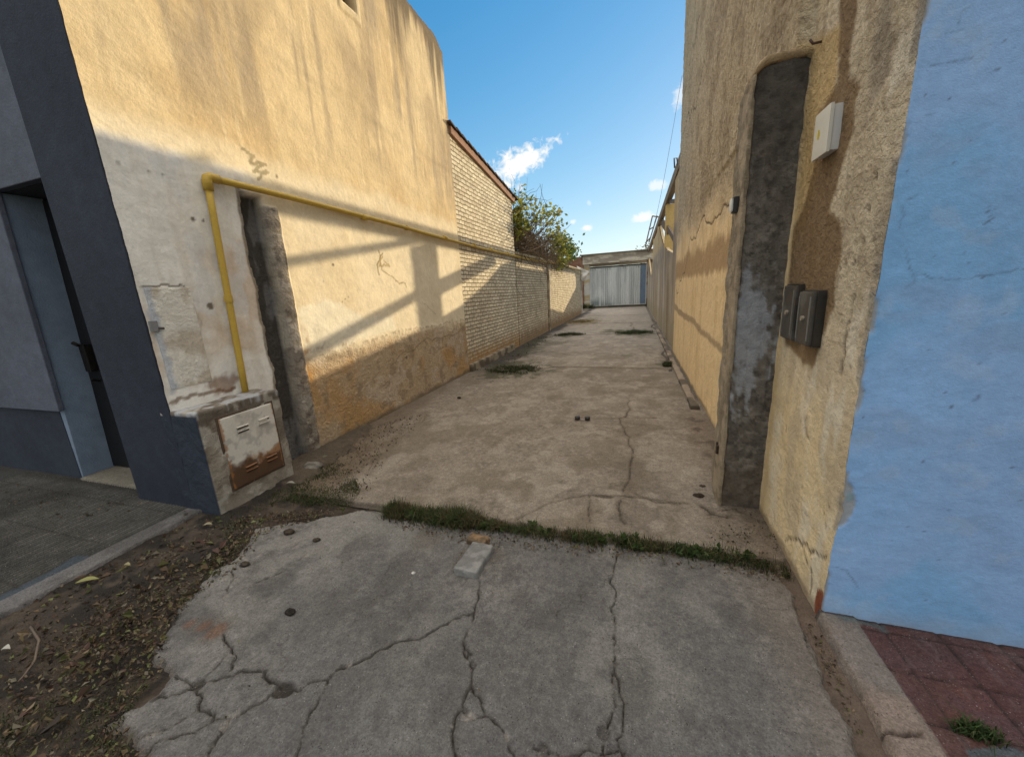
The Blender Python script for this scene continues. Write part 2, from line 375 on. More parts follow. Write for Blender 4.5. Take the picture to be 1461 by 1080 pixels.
b = MB(); b.box(-9, -5.235, 1.925, 1.95, -.05, .765); b.build('dado', M_dado, house, col=False, bevel=.005)
b = MB(); b.box(-4.08, LX-.004, 1.788, 1.96, -.05, 5.9); b.build('pilaster', M_pil, house, col=False, bevel=.004)
b = MB(); slab(b, -5.26, -5.215, -5.02, 1.931, 2.175, .03, 2.655); b.build('door_reveal', M_rev, house, col=False, bevel=.003)
dr = MB(); slab(dr, -5.255, -4.07, -4.07, 2.165, 2.34, .075, 2.64)
for i in range(3): dr.box(-4.9+.28*i, -4.7+.28*i, 2.153, 2.164, .25, 1.05); dr.box(-4.9+.28*i, -4.7+.28*i, 2.153, 2.164, 1.25, 2.45)
door = dr.build('door', surf('black_door_paint', base=(.012, .012, .014), rough=.5, bump=((40, .002, 1),)), house, col=False, bevel=.006)
lk = MB(); lk.box(-5.04, -4.95, 2.11, 2.163, 1.10, 1.36); lk.tube([(-5.02, 2.15, 1.34), (-5.02, 2.10, 1.36), (-5.05, 2.085, 1.385)], .016); lk.tube([(-4.98, 2.16, 1.0), (-4.98, 2.11, 1.02), (-4.95, 2.10, 1.02)], .012)
lk.build('door_lock', surf('dark_iron', base=(.02, .018, .016), rough=.5, metal=.6), door, col=False, bevel=.004)
rbox('door_step', (-5.21, 1.90, -.03), (-4.075, 2.34, .07), .03, M_conc, house, .015, lambda p, n: np.tile(A(.24, .215, .17), (len(p), 1)), .006)
# hatch painted over, with a small latch
y0, z0 = WX(250, 558, LX); 
h = rbox('hatch', (LX-.02, 1.835, 1.03), (LX+.009, 2.14, 1.795), .012, M_wall, house, .008,
         lambda p, n: mixc(mixc(np.tile(A(.72, .69, .62), (len(p), 1)), (.46, .38, .29), ss(fbm(p[:, 1]*1.5, p[:, 2], 5, 5, 3)-.5*np.abs(p[:, 1]-2.03), .44, .6)*.7),
                           (.42, .47, .56), ss(1.89-p[:, 1]+.05*(fbm(p[:, 1], p[:, 2], 16, 3, 6)-.5), 0, .03)*.7), .004, 9, 2, None)
b = MB(); b.box(LX+.006, LX+.022, 1.805, 1.855, 1.475, 1.555, (.2, .2, .21)); b.tube([(LX+.016, 1.85, 1.50), (LX+.026, 1.885, 1.495)], .010, 8, (.06, .05, .05)); b.build('latch', M_metal, h, bevel=.003)

# ================================================================ GAS METER CABINET
X1 = -3.095
def cabcol(p, n):
    c = np.tile(A(.27, .235, .19), (len(p), 1)); f = fbm(p[:, 0]+p[:, 1], p[:, 2], 6, 5, 4)
    c = mixc(c, (.145, .12, .092), ss(f, .46, .6)*.8); c = mixc(c, (.12, .10, .08), ss(p[:, 2]-.77+.05*(f-.5), 0, .02)*ss(n[:, 0], .3, .8)*.7); c = mixc(c, (.42, .39, .34), ss(fbm(p[:, 1]+p[:, 0], p[:, 2], 11, 4, 9), .56, .66)*.7)
    top = ss(p[:, 2], .80, .83); c = mixc(c, (.42, .43, .45), top*ss(fbm(p[:, 0], p[:, 1], 14, 4, 19), .46, .56)*.8)
    fr = ss(-n[:, 1], .45, .7)*ss(.845-p[:, 2]+.02*(f-.5), 0, .012)
    c = mixc(c, (.033, .042, .063), fr*.98); return c
cab = thing('gas_meter_cabinet', 'low concrete meter cabinet with rusty white metal door against cream wall', 'cabinet', (-3.2, 2.1, 0))
rbox('body', (LX-.12, 1.790, -.04), (X1, 2.49, .868), .012, M_cast, cab, .016, cabcol, .010, 9, 5)
yl, yr, zt0, zb0 = 1.935, 2.395, .77, .17
def doorcol(p, n):
    c = np.tile(A(.60, .57, .51), (len(p), 1)); f = fbm(p[:, 1], p[:, 2], 7, 5, 2); g = fbm(p[:, 1], p[:, 2], 30, 4, 6)
    c = mixc(c, (.44, .40, .35), ss(f, .5, .62)*.6); c = mixc(c, (.30, .29, .28), ss(fbm(p[:, 1]*1.2, p[:, 2], 14, 4, 8)-.8*np.abs(p[:, 2]-.56), .5, .6)*.5)
    r = ss(.43-p[:, 2]+.34*(f-.5)+.08*(g-.5), -.02, .05); c = mixc(c, (.30, .135, .045), r*.9); c = mixc(c, (.16, .075, .035), r*ss(g, .48, .6)*.7)
    c = mixc(c, (.085, .045, .025), ss(.345-p[:, 2]+.2*(fbm(p[:, 1], p[:, 2], 11, 4, 13)-.5), -.01, .05)*.95)
    c = mixc(c, (.30, .13, .04), ss(.02-np.minimum(np.abs(p[:, 1]-yl), np.abs(p[:, 1]-yr))+.05*(g-.62), 0, .01)*.8); return c
b = MB(); b.box(X1-.02, X1+.002, yl-.018, yr+.018, zb0-.018, zt0+.018); b.build('door_frame', surf('rusted_frame', base=(.10, .07, .05)), cab, col=False, bevel=.003)
cd = rbox('cabinet_door', (X1-.015, yl, zb0), (X1+.012, yr, zt0), .008, M_metal, cab, .006, doorcol, .003, 6, 8)
for (ya, za) in [(2.05, .665), (2.24, .665), (2.05, .315), (2.24, .315)]:
    for k in range(2):
        v = MB(); zc = za-.035*k; cl = (.50, .46, .40) if za > .5 else (.20, .085, .03)
        v.add([(X1+.010, ya, zc), (X1+.010, ya+.105, zc), (X1+.026, ya+.10, zc-.006), (X1+.026, ya+.005, zc-.006), (X1+.011, ya+.10, zc-.022), (X1+.011, ya+.005, zc-.022)],
              [(0, 1, 2, 3), (0, 3, 5), (1, 4, 2)], cl)
        v.add([(X1+.0125, ya+.003, zc-.006), (X1+.0125, ya+.102, zc-.006), (X1+.0125, ya+.102, zc-.024), (X1+.0125, ya+.003, zc-.024)], [(0, 1, 2, 3)], (.035, .025, .02))
        v.build('louvre', M_metal, cd)
# ================================================================ YELLOW GAS PIPE
pipe = thing('gas_pipe', 'yellow gas pipe running along the left walls and down to the meter cabinet', 'pipe', (LX+.05, 2.4, .86))
M_pipe = surf('yellow_pipe_paint', base=(.50, .335, .055), var=((5, .15), (40, .15)), bump=((50, .002, 1),), rough=.55, spec=.35)
px_ = LX+.042
pts = [(px_, 2.362+.07*t, .845+1.79*t) for t in np.linspace(0, 1, 8)]
b = MB(); b.tube(pts, .026, 12); b.build('riser', M_pipe, pipe, True, col=False)
b = MB(); b.tube([(px_+.006*math.sin(3*t), 2.47+t, 2.662-.004*t+.012*math.sin(t*.9)) for t in np.linspace(0, 9.4, 40)] + [(px_-.005, 12.3, 2.655), (px_-.005, 15, 2.70), (px_-.005, 18.4, 2.80)], [.028]*40+[.026, .026, .026], 12); b.build('long_run', M_pipe, pipe, True, col=False)
b = MB(); b.tube([(px_, 2.428, 2.56), (px_, 2.43, 2.63), (px_, 2.436, 2.655), (px_, 2.46, 2.667), (px_, 2.53, 2.664)], .036, 12); b.build('elbow', M_pipe, pipe, True, col=False)
for yc in (4.35, 6.55, 8.9): b = MB(); b.tube([(px_, yc-.045, 2.658), (px_, yc-.04, 2.658), (px_, yc+.04, 2.658), (px_, yc+.045, 2.658)], [.030, .036, .036, .030], 12); b.build('coupling', M_pipe, pipe, True, col=False)
b = MB(); b.box(LX-.02, px_-.02, 2.385, 2.425, 1.68, 1.71); b.tube([(px_, 2.394, 1.665), (px_, 2.396, 1.72)], .031, 12); b.build('pipe_clip', M_pipe, pipe, col=False)
for yc in (5.32, 7.9, 10.2): b = MB(); b.tube([(px_, yc-.02, 2.66), (px_, yc+.02, 2.66)], .036, 12); b.box(LX-.02, px_, yc-.012, yc+.012, 2.645, 2.675); b.build('pipe_clip', M_pipe, pipe, col=False)
b = MB(); b.tube([(px_-.01, 18.4, 2.80), (px_-.01, 21.5, 2.74), (px_, 24.0, 2.62), (px_+.08, 25.3, 2.45)], .022, 8); b.build('flexible_end', surf('pale_hose', base=(.55, .45, .25)), pipe, True, col=False)

# ================================================================ BRICK STORE (gable) + GARDEN WALL
def brickmat(name, face, face2, joint, bottom, scale=(.245, .082)):
    m, nt, bs = newmat(name)
    tc = nt.nodes.new('ShaderNodeTexCoord'); sp = nt.nodes.new('ShaderNodeSeparateXYZ'); nt.links.new(tc.outputs['Object'], sp.inputs[0])
    cb = nt.nodes.new('ShaderNodeCombineXYZ'); nt.links.new(sp.outputs['Y'], cb.inputs[0]); nt.links.new(sp.outputs['Z'], cb.inputs[1])
    wob = nt.nodes.new('ShaderNodeTexNoise'); wob.inputs['Scale'].default_value = 9; nt.links.new(tc.outputs['Object'], wob.inputs[0])
    wm = nt.nodes.new('ShaderNodeVectorMath'); wm.operation = 'MULTIPLY_ADD'; wm.inputs[1].default_value = (.05, .045, 0)
    nt.links.new(wob.outputs['Color'], wm.inputs[0]); nt.links.new(cb.outputs[0], wm.inputs[2])
    br = nt.nodes.new('ShaderNodeTexBrick'); nt.links.new(wm.outputs[0], br.inputs[0])
    br.inputs['Scale'].default_value = 1; br.inputs['Brick Width'].default_value = scale[0]; br.inputs['Row Height'].default_value = scale[1]
    br.inputs['Mortar Size'].default_value = .0135; br.inputs['Mortar Smooth'].default_value = .5; br.inputs['Bias'].default_value = -.1
    br.inputs['Color1'].default_value = (*face, 1); br.inputs['Color2'].default_value = (*face2, 1); br.inputs['Mortar'].default_value = (*joint, 1)
    n = noise(nt, tc.outputs['Object'], 5, 6); n2 = noise(nt, tc.outputs['Object'], 45, 5)
    k = nmath(nt, 'MULTIPLY', nmath(nt, 'MULTIPLY_ADD', n, .5, .75), nmath(nt, 'MULTIPLY_ADD', n2, .6, .7))
    v = nt.nodes.new('ShaderNodeVectorMath'); v.operation = 'SCALE'; nt.links.new(br.outputs['Color'], v.inputs[0]); nt.links.new(k, v.inputs['Scale'])
    hz = nmath(nt, 'ADD', sp.outputs['Z'], nmath(nt, 'MULTIPLY_ADD', n, -.9, .45))
    c = mixrgb(nt, ramp(nt, hz, [(.15, .9), (.55, 0)]), v.outputs[0], bottom)
    c = mixrgb(nt, nmath(nt, 'MULTIPLY', ramp(nt, noise(nt, tc.outputs['Object'], 2.3, 5), [(.5, 0), (.66, 1)]), .35), c, joint)
    nt.links.new(c, bs.inputs['Base Color']); bs.inputs['Roughness'].default_value = .9; bs.inputs['Specular IOR Level'].default_value = .15
    h = nmath(nt, 'ADD', nmath(nt, 'MULTIPLY', br.outputs['Fac'], -.014), nmath(nt, 'MULTIPLY', n2, .012))
    bp = nt.nodes.new('ShaderNodeBump'); bp.inputs['Distance'].default_value = 1; nt.links.new(h, bp.inputs['Height']); nt.links.new(bp.outputs[0], bs.inputs['Normal'])
    return m
M_brick = brickmat('cream_painted_brick', (.76, .68, .51), (.58, .49, .35), (.26, .21, .145), (.40, .225, .09))
M_brick2 = brickmat('old_cream_brick', (.70, .61, .44), (.50, .41, .28), (.23, .18, .125), (.30, .20, .11))
store = thing('brick_store', 'cream painted brick building with sloping tiled gable edge beside the house', 'building', (LX, 9, 0))
def prism(poly, x0, x1):
    n = len(poly); V = [(x, a, b_) for x in (x0, x1) for a, b_ in poly]
    F = [tuple(range(n)), tuple(range(n, 2*n))[::-1]]+[(i, i+n, (i+1) % n+n, (i+1) % n) for i in range(n)]
    return V, F
b = MB(); b.add(*prism([(7.19, -.05), (10.98, -.05), (10.98, 4.19), (7.19, 4.63)], LX-.25, LX-.005)); b.add(*prism([(7.3, -.05), (10.9, -.05), (10.9, 4.1), (7.3, 4.5)], -7, LX-.26))
b.build('wall', M_brick, store, col=False)
def slope(yv): return 4.66-(yv-7.19)*.119
b = MB()
for i in range(16):                        # tile courses end on the verge as small steps
    ya = 7.12+i*.262; yb = ya+.285; o = .006*(i % 2)
    b.add([(x, yv, zv) for x in (LX-3.6, LX+.085+o) for yv, zv in ((ya, slope(ya)+.075), (ya, slope(ya)+.105), (yb, slope(yb)+.075), (yb, slope(yb)+.05))],
          [(0, 1, 2, 3), (7, 6, 5, 4), (0, 4, 5, 1), (1, 5, 6, 2), (2, 6, 7, 3), (3, 7, 4, 0)], (.060, .048, .042) if i % 3 else (.085, .055, .04))
b.build('roof', surf('dark_roof_tile'), store)
b = MB(); b.add(*prism([(7.19, slope(7.19)-.085), (11.1, slope(11.1)-.085), (11.1, slope(11.1)+.05), (7.19, slope(7.19)+.05)], LX-.02, LX+.05))
b.build('barge_board', surf('worn_pink_board', base=(.34, .20, .14), var=((4, .25), (40, .3)), bump=((30, .012, 1),)), store, col=False, bevel=.006)
rbox('plinth', (LX-.03, 7.23, -.05), (LX+.075, 10.3, .17), .03, M_cast, store, .02, lambda p, n: mixc(np.tile(A(.30, .25, .18), (len(p), 1)), (.13, .105, .075), ss(fbm(p[:, 1], p[:, 2], 4, 4, 3), .45, .6)), .015, 6)
gwall = thing('garden_wall', 'low cream brick yard wall under brambles, running back from the gabled brick building', 'wall', (LX, 18, 0))
b = MB(); b.add(*prism([(11.06, -.05), (25.2, -.05), (25.2, 2.78), (19, 2.80), (11.06, 2.72)], LX-.24, LX-.012)); b.build('brickwork', M_brick2, gwall, col=False)
b = MB(); b.add(*prism([(11.02, 2.70), (19, 2.785), (25.25, 2.76), (25.25, 2.83), (19, 2.86), (11.02, 2.775)], LX-.27, LX+.03)); b.build('coping', surf('worn_coping', base=(.42, .35, .23)), gwall, col=False, bevel=.008)
rbox('end_pier', (LX-.28, 25.2, -.05), (LX+.02, 25.75, 2.6), .06, M_cast, gwall, .03, lambda p, n: mixc(np.tile(A(.30, .24, .17), (len(p), 1)), (.55, .50, .44), ss(fbm(p[:, 1]+p[:, 0], p[:, 2], 2.2, 4, 3)+.15*(1.6-p[:, 2]), .5, .6)*.8), .02, 4)
rbox('brick_pier', (LX-.2, 15.2, -.05), (LX+.025, 15.55, 2.68), .05, M_cast, gwall, .02, lambda p, n: mixc(np.tile(A(.36, .29, .19), (len(p), 1)), (.2, .15, .1), ss(fbm(p[:, 1], p[:, 2], 5, 4, 3), .5, .6)), .012, 5)
rbox('joint_fill', (LX-.2, 10.965, -.05), (LX-.03, 11.07, 2.70), .04, M_cast, gwall, .01, lambda p, n: np.tile(A(.05, .042, .034), (len(p), 1)), .01, 8)
# white torn sheet hanging on the end of the yard wall
a0 = np.array([WY(824, 380, 25.4), WY(841, 388, 25.4), WY(833, 402, 25.4), WY(829, 398, 25.4)])
us = lins(0, 1, .08); u, v, q = uvgrid(us, us)
X = (a0[0, 0]*(1-u)+a0[1, 0]*u)*(1-v)+(a0[3, 0]*(1-u)+a0[2, 0]*u)*v; Zv = (a0[0, 1]*(1-u)+a0[1, 1]*u)*(1-v)+(a0[3, 1]*(1-u)+a0[2, 1]*u)*v
Yv = 25.12-.10*np.sin(u*3.1)-.06*np.sin(v*7+u*5)
o = mesh('torn_sheet', np.stack([X, Yv, Zv], 1), q, surf('white_sheet', base=(.72, .70, .66), rough=.7), None); o.modifiers.new('t', 'SOLIDIFY').thickness = .01
tag(o, 'small white torn sheet hanging on the far end of the brick yard wall', 'sheet')
# ================================================================ RIGHT HOUSE (tan side wall, light blue street front)
rh = thing('house', 'tall plastered house with stained tan alley wall and light blue street front', 'house', (RX, FY, 0))
ys = grow(1.851, 9.55, .011, .006); zs = np.concatenate([lins(-.10, 3.4, .014), grow(3.4, 8.2, .022, .006)[1:]])
y, z, Q = uvgrid(ys, zs); P = np.stack([y, z], 1)
n1 = fbm(y, z, 1.1, 5, 103); n2 = fbm(y, z, 5, 5, 108); n3 = fbm(y, z, 22, 4, 112); st = streaks(y, z, 10, .8, 121)
near = ss(2.69-y, -.03, .03)
ztr = 2.42+.12*(n2-.5)-.16*np.clip(y-3, 0, 5)*0
rc = (1-near)*ss(z-ztr-.9*(n1-.5), -.35, .35)          # roughcast part
c = np.tile(A(.80, .605, .35), (len(y), 1))
c = mixc(c, (.62, .435, .22), (1-rc)*ss(st, .5, .68)*.5)
c = mixc(c, (.80, .63, .38), (1-rc)*ss(streaks(y, z, 22, 1.1, 131), .58, .75)*.5)
c = mixc(c, (.66, .53, .355), rc); c = mixc(c, (.74, .61, .43), rc*ss(n2, .5, .64)*.7); c = mixc(c, (.42, .32, .205), rc*ss(fbm(y, z, 2.6, 5, 143), .52, .66)*.6)
c = mixc(c, (.58, .49, .36), rc*ss(y, 6.5, 9)*.5)
# dark damp band with ragged drips
zb = 1.95+.05*(y-4)*.2; up = .10*(streaks(y, y*0, 11, 1, 151)-.5)+.12*(fbm(y, y*0, 2.4, 3, 152)-.5); dn = .16*(streaks(y, y*0, 14, 1, 153)-.5)
band = ss(z, 1.69+.7*dn-.04, 1.69+.7*dn+.05)*ss(zb+.1+1.5*up-z, -.06, .08)*ss(y, 3.0, 3.3)*ss(10-y, 0, .3)
c = mixc(c, (.40, .265, .14), band*.9)
c = mixc(c, (.54, .39, .21), (1-near)*ss(z, 1.9, 2.1)*ss(2.7-z, 0, .4)*ss(fbm(y, z*.4, 4, 4, 155), .5, .65)*.5)
ds = jag(WXs([(953, 433), (975, 450), (1000, 474), (1039, 507)], RX), 4, .018, 5); idx, d = near_poly(P, ds, .3)
m = np.zeros(len(P)); m[idx] = ss(.036+.04*(n3[idx]-.5)+.03*(n2[idx]-.5)+.006*np.clip(y[idx]-4, 0, 9)-d, -.015, .022); c = mixc(c, (.36, .265, .165), m*.85)
# near part: pale plaster, ochre strip, brown run-off
cn = np.tile(A(.68, .575, .42), (len(y), 1))
cn = mixc(cn, (.76, .60, .36), ss(1.35-z+.5*(n1-.5), 0, .5)*.85)
cn = mixc(cn, (.36, .28, .19), ss(fbm(y*2.2, z*.8, 9, 5, 167), .56, .68)*.6*ss(z, .8, 1.6)); cn = mixc(cn, (.53, .43, .30), ss(fbm(y*1.6, z*.5, 5, 5, 161), .5, .64)*.6); cn = mixc(cn, (.76, .69, .56), ss(fbm(y*1.8, z*.5, 6, 5, 163), .54, .68)*.6)
och = sd_poly(P, WXs([(1150, 60), (1195, 40), (1190, 140), (1178, 190), (1160, 260), (1150, 320), (1110, 400), (1090, 520), (1080, 560), (1085, 400)], RX))
cn = mixc(cn, (.64, .45, .21), ss(och+.05*(n2-.5), -.02, .03)*.85)
brn = sd_poly(P, WXs([(1196, -40), (1226, -40), (1212, 60), (1207, 110), (1216, 135), (1208, 200), (1193, 262), (1182, 300), (1197, 318), (1197, 380), (1186, 440), (1172, 490), (1160, 526), (1144, 520), (1136, 505), (1120, 495), (1112, 420), (1124, 340), (1146, 300), (1158, 250), (1162, 225), (1165, 165), (1192, 120)], RX))
cn = mixc(cn, (.23, .145, .072), ss(brn+.07*(n2-.5)+.035*(n3-.5), -.012, .02)*.9)
ed = sd_poly(P, WXs([(1296, -60), (1340, -60), (1318, 60), (1300, 170), (1284, 262), (1266, 330), (1268, 280), (1285, 180), (1288, 80)], RX))
cn = mixc(cn, (.165, .12, .085), ss(ed+.08*(n2-.5)+.05*(n3-.5), -.02, .03)*.85)
gs = sd_poly(P, WXs([(1250, -40), (1275, -40), (1255, 60), (1246, 140), (1228, 170), (1235, 100)], RX)); cn = mixc(cn, (.30, .25, .19), ss(gs+.10*(n2-.5)+.06*(n3-.5), -.03, .03)*.7)
gs = sd_poly(P, WXs([(1255, 240), (1278, 250), (1270, 330), (1245, 420), (1225, 400)], RX)); cn = mixc(cn, (.36, .30, .23), ss(gs+.14*(n2-.5)+.06*(n3-.5), -.03, .05)*.6)
c = c*(1-near[:, None])+cn*near[:, None]
# corner: flaked paint, cracks at the foot
eb = ss(1.885+.03*(fbm(z, z*0, 7, 4, 171)-.5)-y+.02*(n3-.5), -.004, .006); c = mixc(c, (.33, .30, .26), eb*ss(fbm(z, y, 6, 4, 173), .5, .62)*.8)
cr_d = np.zeros(len(P))
for pl, w, dk in [([(958, 354), (985, 338), (1010, 318), (1030, 301), (1046, 288)], .012, .85), ([(1006, 90), (1000, 118), (989, 151), (975, 192)], .014, .7), ([(1120, 772), (1145, 775), (1165, 788), (1178, 790)], .006, .9), ([(1148, 790), (1158, 810), (1156, 845)], .005, .9),
                  ([(1192, 395), (1213, 340), (1240, 345), (1262, 347)], .003, .6), ([(1200, 470), (1208, 440), (1213, 420)], .004, .6), ([(1195, 530), (1200, 500), (1204, 470)], .007, .7), ([(1000, 20), (985, 90), (972, 150)], .02, .5), ([(1150, 595), (1148, 610), (1152, 625)], .006, .5)]:
    idx, d = near_poly(P, jag(WXs(pl, RX), 4, .12, int(pl[0][0])), .1); m = ss(w+.008*(n3[idx]-.5)-d, -.004, .004); c[idx] = mixc(c[idx], (.10, .075, .05), m*dk); cr_d[idx] = np.maximum(cr_d[idx], m)
for k in range(46):                        # pits and chips
    yy, z1 = RNG.uniform(1.9, 2.75), RNG.uniform(.1, 3.2); r = RNG.uniform(.004, .012); idx = np.where((np.abs(y-yy) < .05) & (np.abs(z-z1) < .08))[0]
    d = np.hypot((y[idx]-yy)*1.6, (z[idx]-z1)*.7); m = ss(r+.008*(n3[idx]-.5)-d, -.003, .004); c[idx] = mixc(c[idx], (.14, .10, .07), m*.7); cr_d[idx] = np.maximum(cr_d[idx], m*.7)
c = mixc(c, (.20, .15, .10), ss(.07-z+.08*(n2-.5), 0, .05)*.7)
red = ss(.05-np.hypot((y-1.875)*1.3, (z-.055)*.55)+.03*(n3-.5), -.004, .008); c = mixc(c, (.24, .075, .04), red)
def rcorner(zv): return .010*(fbm(zv, zv*0, 3, 4, 181)-.5)+.012*(fbm(zv, zv*0, 25, 3, 182)-.5)-.02*np.exp(-((zv-.62)/.10)**2)*-1
dx = .012*(n1-.5)+.010*(n2-.5)*(1+.8*near)+.004*(n3-.5)
dx = dx-.075*np.exp(-np.clip(y-2.70, 0, 9)/1.3)*ss(y, 2.675, 2.69)*ss(z, 2.715, 2.755)      # thick coat over the pillar
dx = dx-.020*rc*(fbm(y, z, 24, 3, 191)-.4)+.008*cr_d
dx = dx-.05*ss(.5-z, 0, .5)*ss(2.5-y, 0, .4)*0
def corner(zv): return .014*np.exp(-((zv-.60)/.12)**2)*(.4+1.2*fbm(zv, zv*0, 40, 3, 185))+.006*(fbm(zv, zv*0, 22, 4, 183)-.5)+.004*(fbm(zv, zv*0, 4, 3, 184)-.5)
dx = dx*ss(y, 1.86, 1.93)+corner(z)*ss(1.93-y, 0, .07)
y = y-.036*np.clip(z, 0, 9)*np.exp(-(y-1.85)/.35)
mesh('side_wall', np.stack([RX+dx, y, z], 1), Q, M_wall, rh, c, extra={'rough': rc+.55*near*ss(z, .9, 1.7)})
xs = grow(RX, 3.2, .0055, .014); zs = np.concatenate([lins(-.10, 3.2, .0075), grow(3.2, 8.2, .03, .01)[1:]])
x, z, Q = uvgrid(xs, zs); P = np.stack([x, z], 1); n1 = fbm(x, z, 1.3, 5, 203); n2 = fbm(x, z, 6, 5, 208); n3 = fbm(x, z, 24, 4, 212)
c = np.tile(A(.255, .445, .75), (len(x), 1))
c = mixc(c, (.27, .43, .70), ss(n1, .42, .62)*.7); c = mixc(c, (.165, .40, .68), ss(fbm(x*1.5, z, 2.1, 4, 222), .5, .66)*.5)
c = mixc(c, (.25, .37, .58), ss(fbm(x, z*2, 3, 5, 224), .56, .7)*.45); c = mixc(c, (.29, .38, .58), ss(z, 2.2, 3.2)*.4)
c = mixc(c, (.42, .44, .46), ss(.04-z+.03*(n2-.5), 0, .03)*.8)
c = mixc(c, (.30, .38, .50), ss(.16-z+.18*(n2-.5), 0, .12)*.6); c = mixc(c, (.24, .25, .26), ss(.05-z+.09*(n2-.5)+.05*(n3-.5), 0, .04)*.7); c = mixc(c, (.31, .48, .76), ss(streaks(x, z, 26, .9, 245), .56, .74)*.16); c = mixc(c, (.17, .34, .60), ss(streaks(x, z, 19, .7, 247), .56, .74)*.16); c = mixc(c, (.40, .50, .66), ss(fbm(x, z, 9, 5, 249), .62, .70)*.25)
zf = z; em = ss(RX+.012+.018*(fbm(zf, zf*0, 9, 4, 231)-.5)+.012*(n3-.5)-x, -.003, .004)*ss(fbm(zf, zf*0, 4, 3, 233), .42, .52)
em = np.maximum(em, ss(.055-np.hypot((x-RX)*1.0, (z-.62)*.45)+.03*(n3-.5), -.004, .006)); c = mixc(c, (.34, .33, .31), em*.85)
c = mixc(c, (.20, .33, .38), ss(.02-np.hypot(x-RX-.03, (z-.66)*.7)+.015*(n3-.5), 0, .006)*.7)
crk = np.zeros(len(P))
for pl, w, dk in [([(1262, 350), (1275, 360), (1280, 385), (1310, 398), (1350, 400), (1440, 385)], .0022, .75), ([(1283, 392), (1288, 402), (1275, 410)], .003, .5), ([(1300, 115), (1330, 108), (1357, 103)], .0025, .7), ([(1320, 25), (1340, 22), (1358, 17)], .0028, .7), ([(1337, 60), (1340, 45), (1354, 36)], .0022, .7),
                  ([(1312, 75), (1328, 70), (1343, 66)], .0022, .6), ([(1272, 292), (1286, 287)], .003, .7), ([(1215, 688), (1245, 690)], .002, .6), ([(1190, 805), (1205, 808), (1215, 825), (1222, 835)], .0028, .7), ([(1265, 330), (1272, 312), (1268, 300)], .003, .5), ([(1295, 180), (1310, 178)], .002, .5), ([(1316, 247), (1340, 245)], .0016, .4), ([(1380, 560), (1376, 566)], .006, .8), ([(1446, 425), (1448, 432)], .004, .6)]:
    idx, d = near_poly(P, jag(WYs(pl, FY), 3, .08, int(pl[0][0])), .05); m = .8*ss(w*.8+.0004+.004*(n3[idx]-.5)-d, -.003, .003)*min(1, w/.0035+.25); c[idx] = mixc(c[idx], (.09, .13, .2), m*dk); crk[idx] = np.maximum(crk[idx], m)
for (px, py, r) in [(RNG.uniform(1200, 1461), RNG.uniform(20, 880), RNG.uniform(.0015, .0035)) for _ in range(90)]+[(1386, 300, .005), (1392, 304, .004), (1384, 308, .006), (1389, 313, .005), (1393, 316, .004), (1386, 320, .005), (1381, 324, .004), (1307, 652, .008), (1335, 555, .006), (1343, 575, .009), (1398, 563, .005), (1290, 745, .004), (1300, 820, .004), (1375, 440, .004), (1450, 327, .004), (1318, 905, .006), (1390, 120, .006)]:
    q = WY(px, py, FY); idx = np.where(np.hypot(x-q[0], z-q[1]) < .05)[0]; m = ss(r*.8-np.hypot(x[idx]-q[0], z[idx]-q[1])+.006*(n3[idx]-.5), -.002, .002); c[idx] = mixc(c[idx], (.10, .13, .18), m*.75)
hole = (x > 1.285) & (x < 2.5) & (z > 1.80) & (z < 3.0)
dy = .010*(n1-.5)+.004*(n2-.5)+.003*(n3-.5)+.006*em
keep = ~hole[Q].all(1)
mesh('front_wall', np.stack([x+corner(z)*np.exp(-(x-RX)/.03), 1.85+dy-.036*np.clip(z, 0, 9), z], 1), Q[keep], M_paint, rh, c)
b = MB(); b.box(RX+.10, 1.30, 1.90, 9.5, -.05, 8.15); b.box(RX+.10, 12, 2.2, 9.5, -.05, 8.15); b.box(RX+.06, 1.3, 9.46, 9.54, -.05, 8.1); b.box(2.49, 12, 1.9, 2.2, -.05, 8.15); b.box(1.29, 2.5, 1.9, 2.2, -.05, 1.79); b.box(1.29, 2.5, 1.9, 2.2, 3.01, 8.15); b.box(3.15, 12, 1.852, 1.9, -.05, 8.15)
b.build('inner_walls', surf('bare_blue_render', base=(.33, .40, .5)), rh, col=False)
wf = MB(); wf.box(1.29, 1.37, 1.89, 2.02, 1.83, 3.0); wf.box(2.42, 2.5, 1.89, 2.02, 1.83, 3.0); wf.box(1.37, 2.42, 1.89, 2.02, 2.93, 3.0); wf.box(1.37, 2.42, 1.89, 2.02, 1.83, 1.90); wf.box(1.86, 1.93, 1.90, 2.01, 1.9, 2.93)
w = wf.build('window', surf('dark_brown_wood', base=(.07, .035, .025), rough=.6), rh, col=False, bevel=.005)
b = MB(); b.box(1.255, 2.53, 1.80, 1.95, 1.775, 1.825); b.build('sill', surf('brown_sill', base=(.10, .055, .045)), w, col=False, bevel=.01)
m, nt, bs = newmat('window_glass'); bs.inputs['Base Color'].default_value = (.02, .025, .03, 1); bs.inputs['Roughness'].default_value = .08
b = MB(); b.box(1.37, 2.42, 1.955, 1.965, 1.9, 2.93); b.build('pane', m, w, col=False)
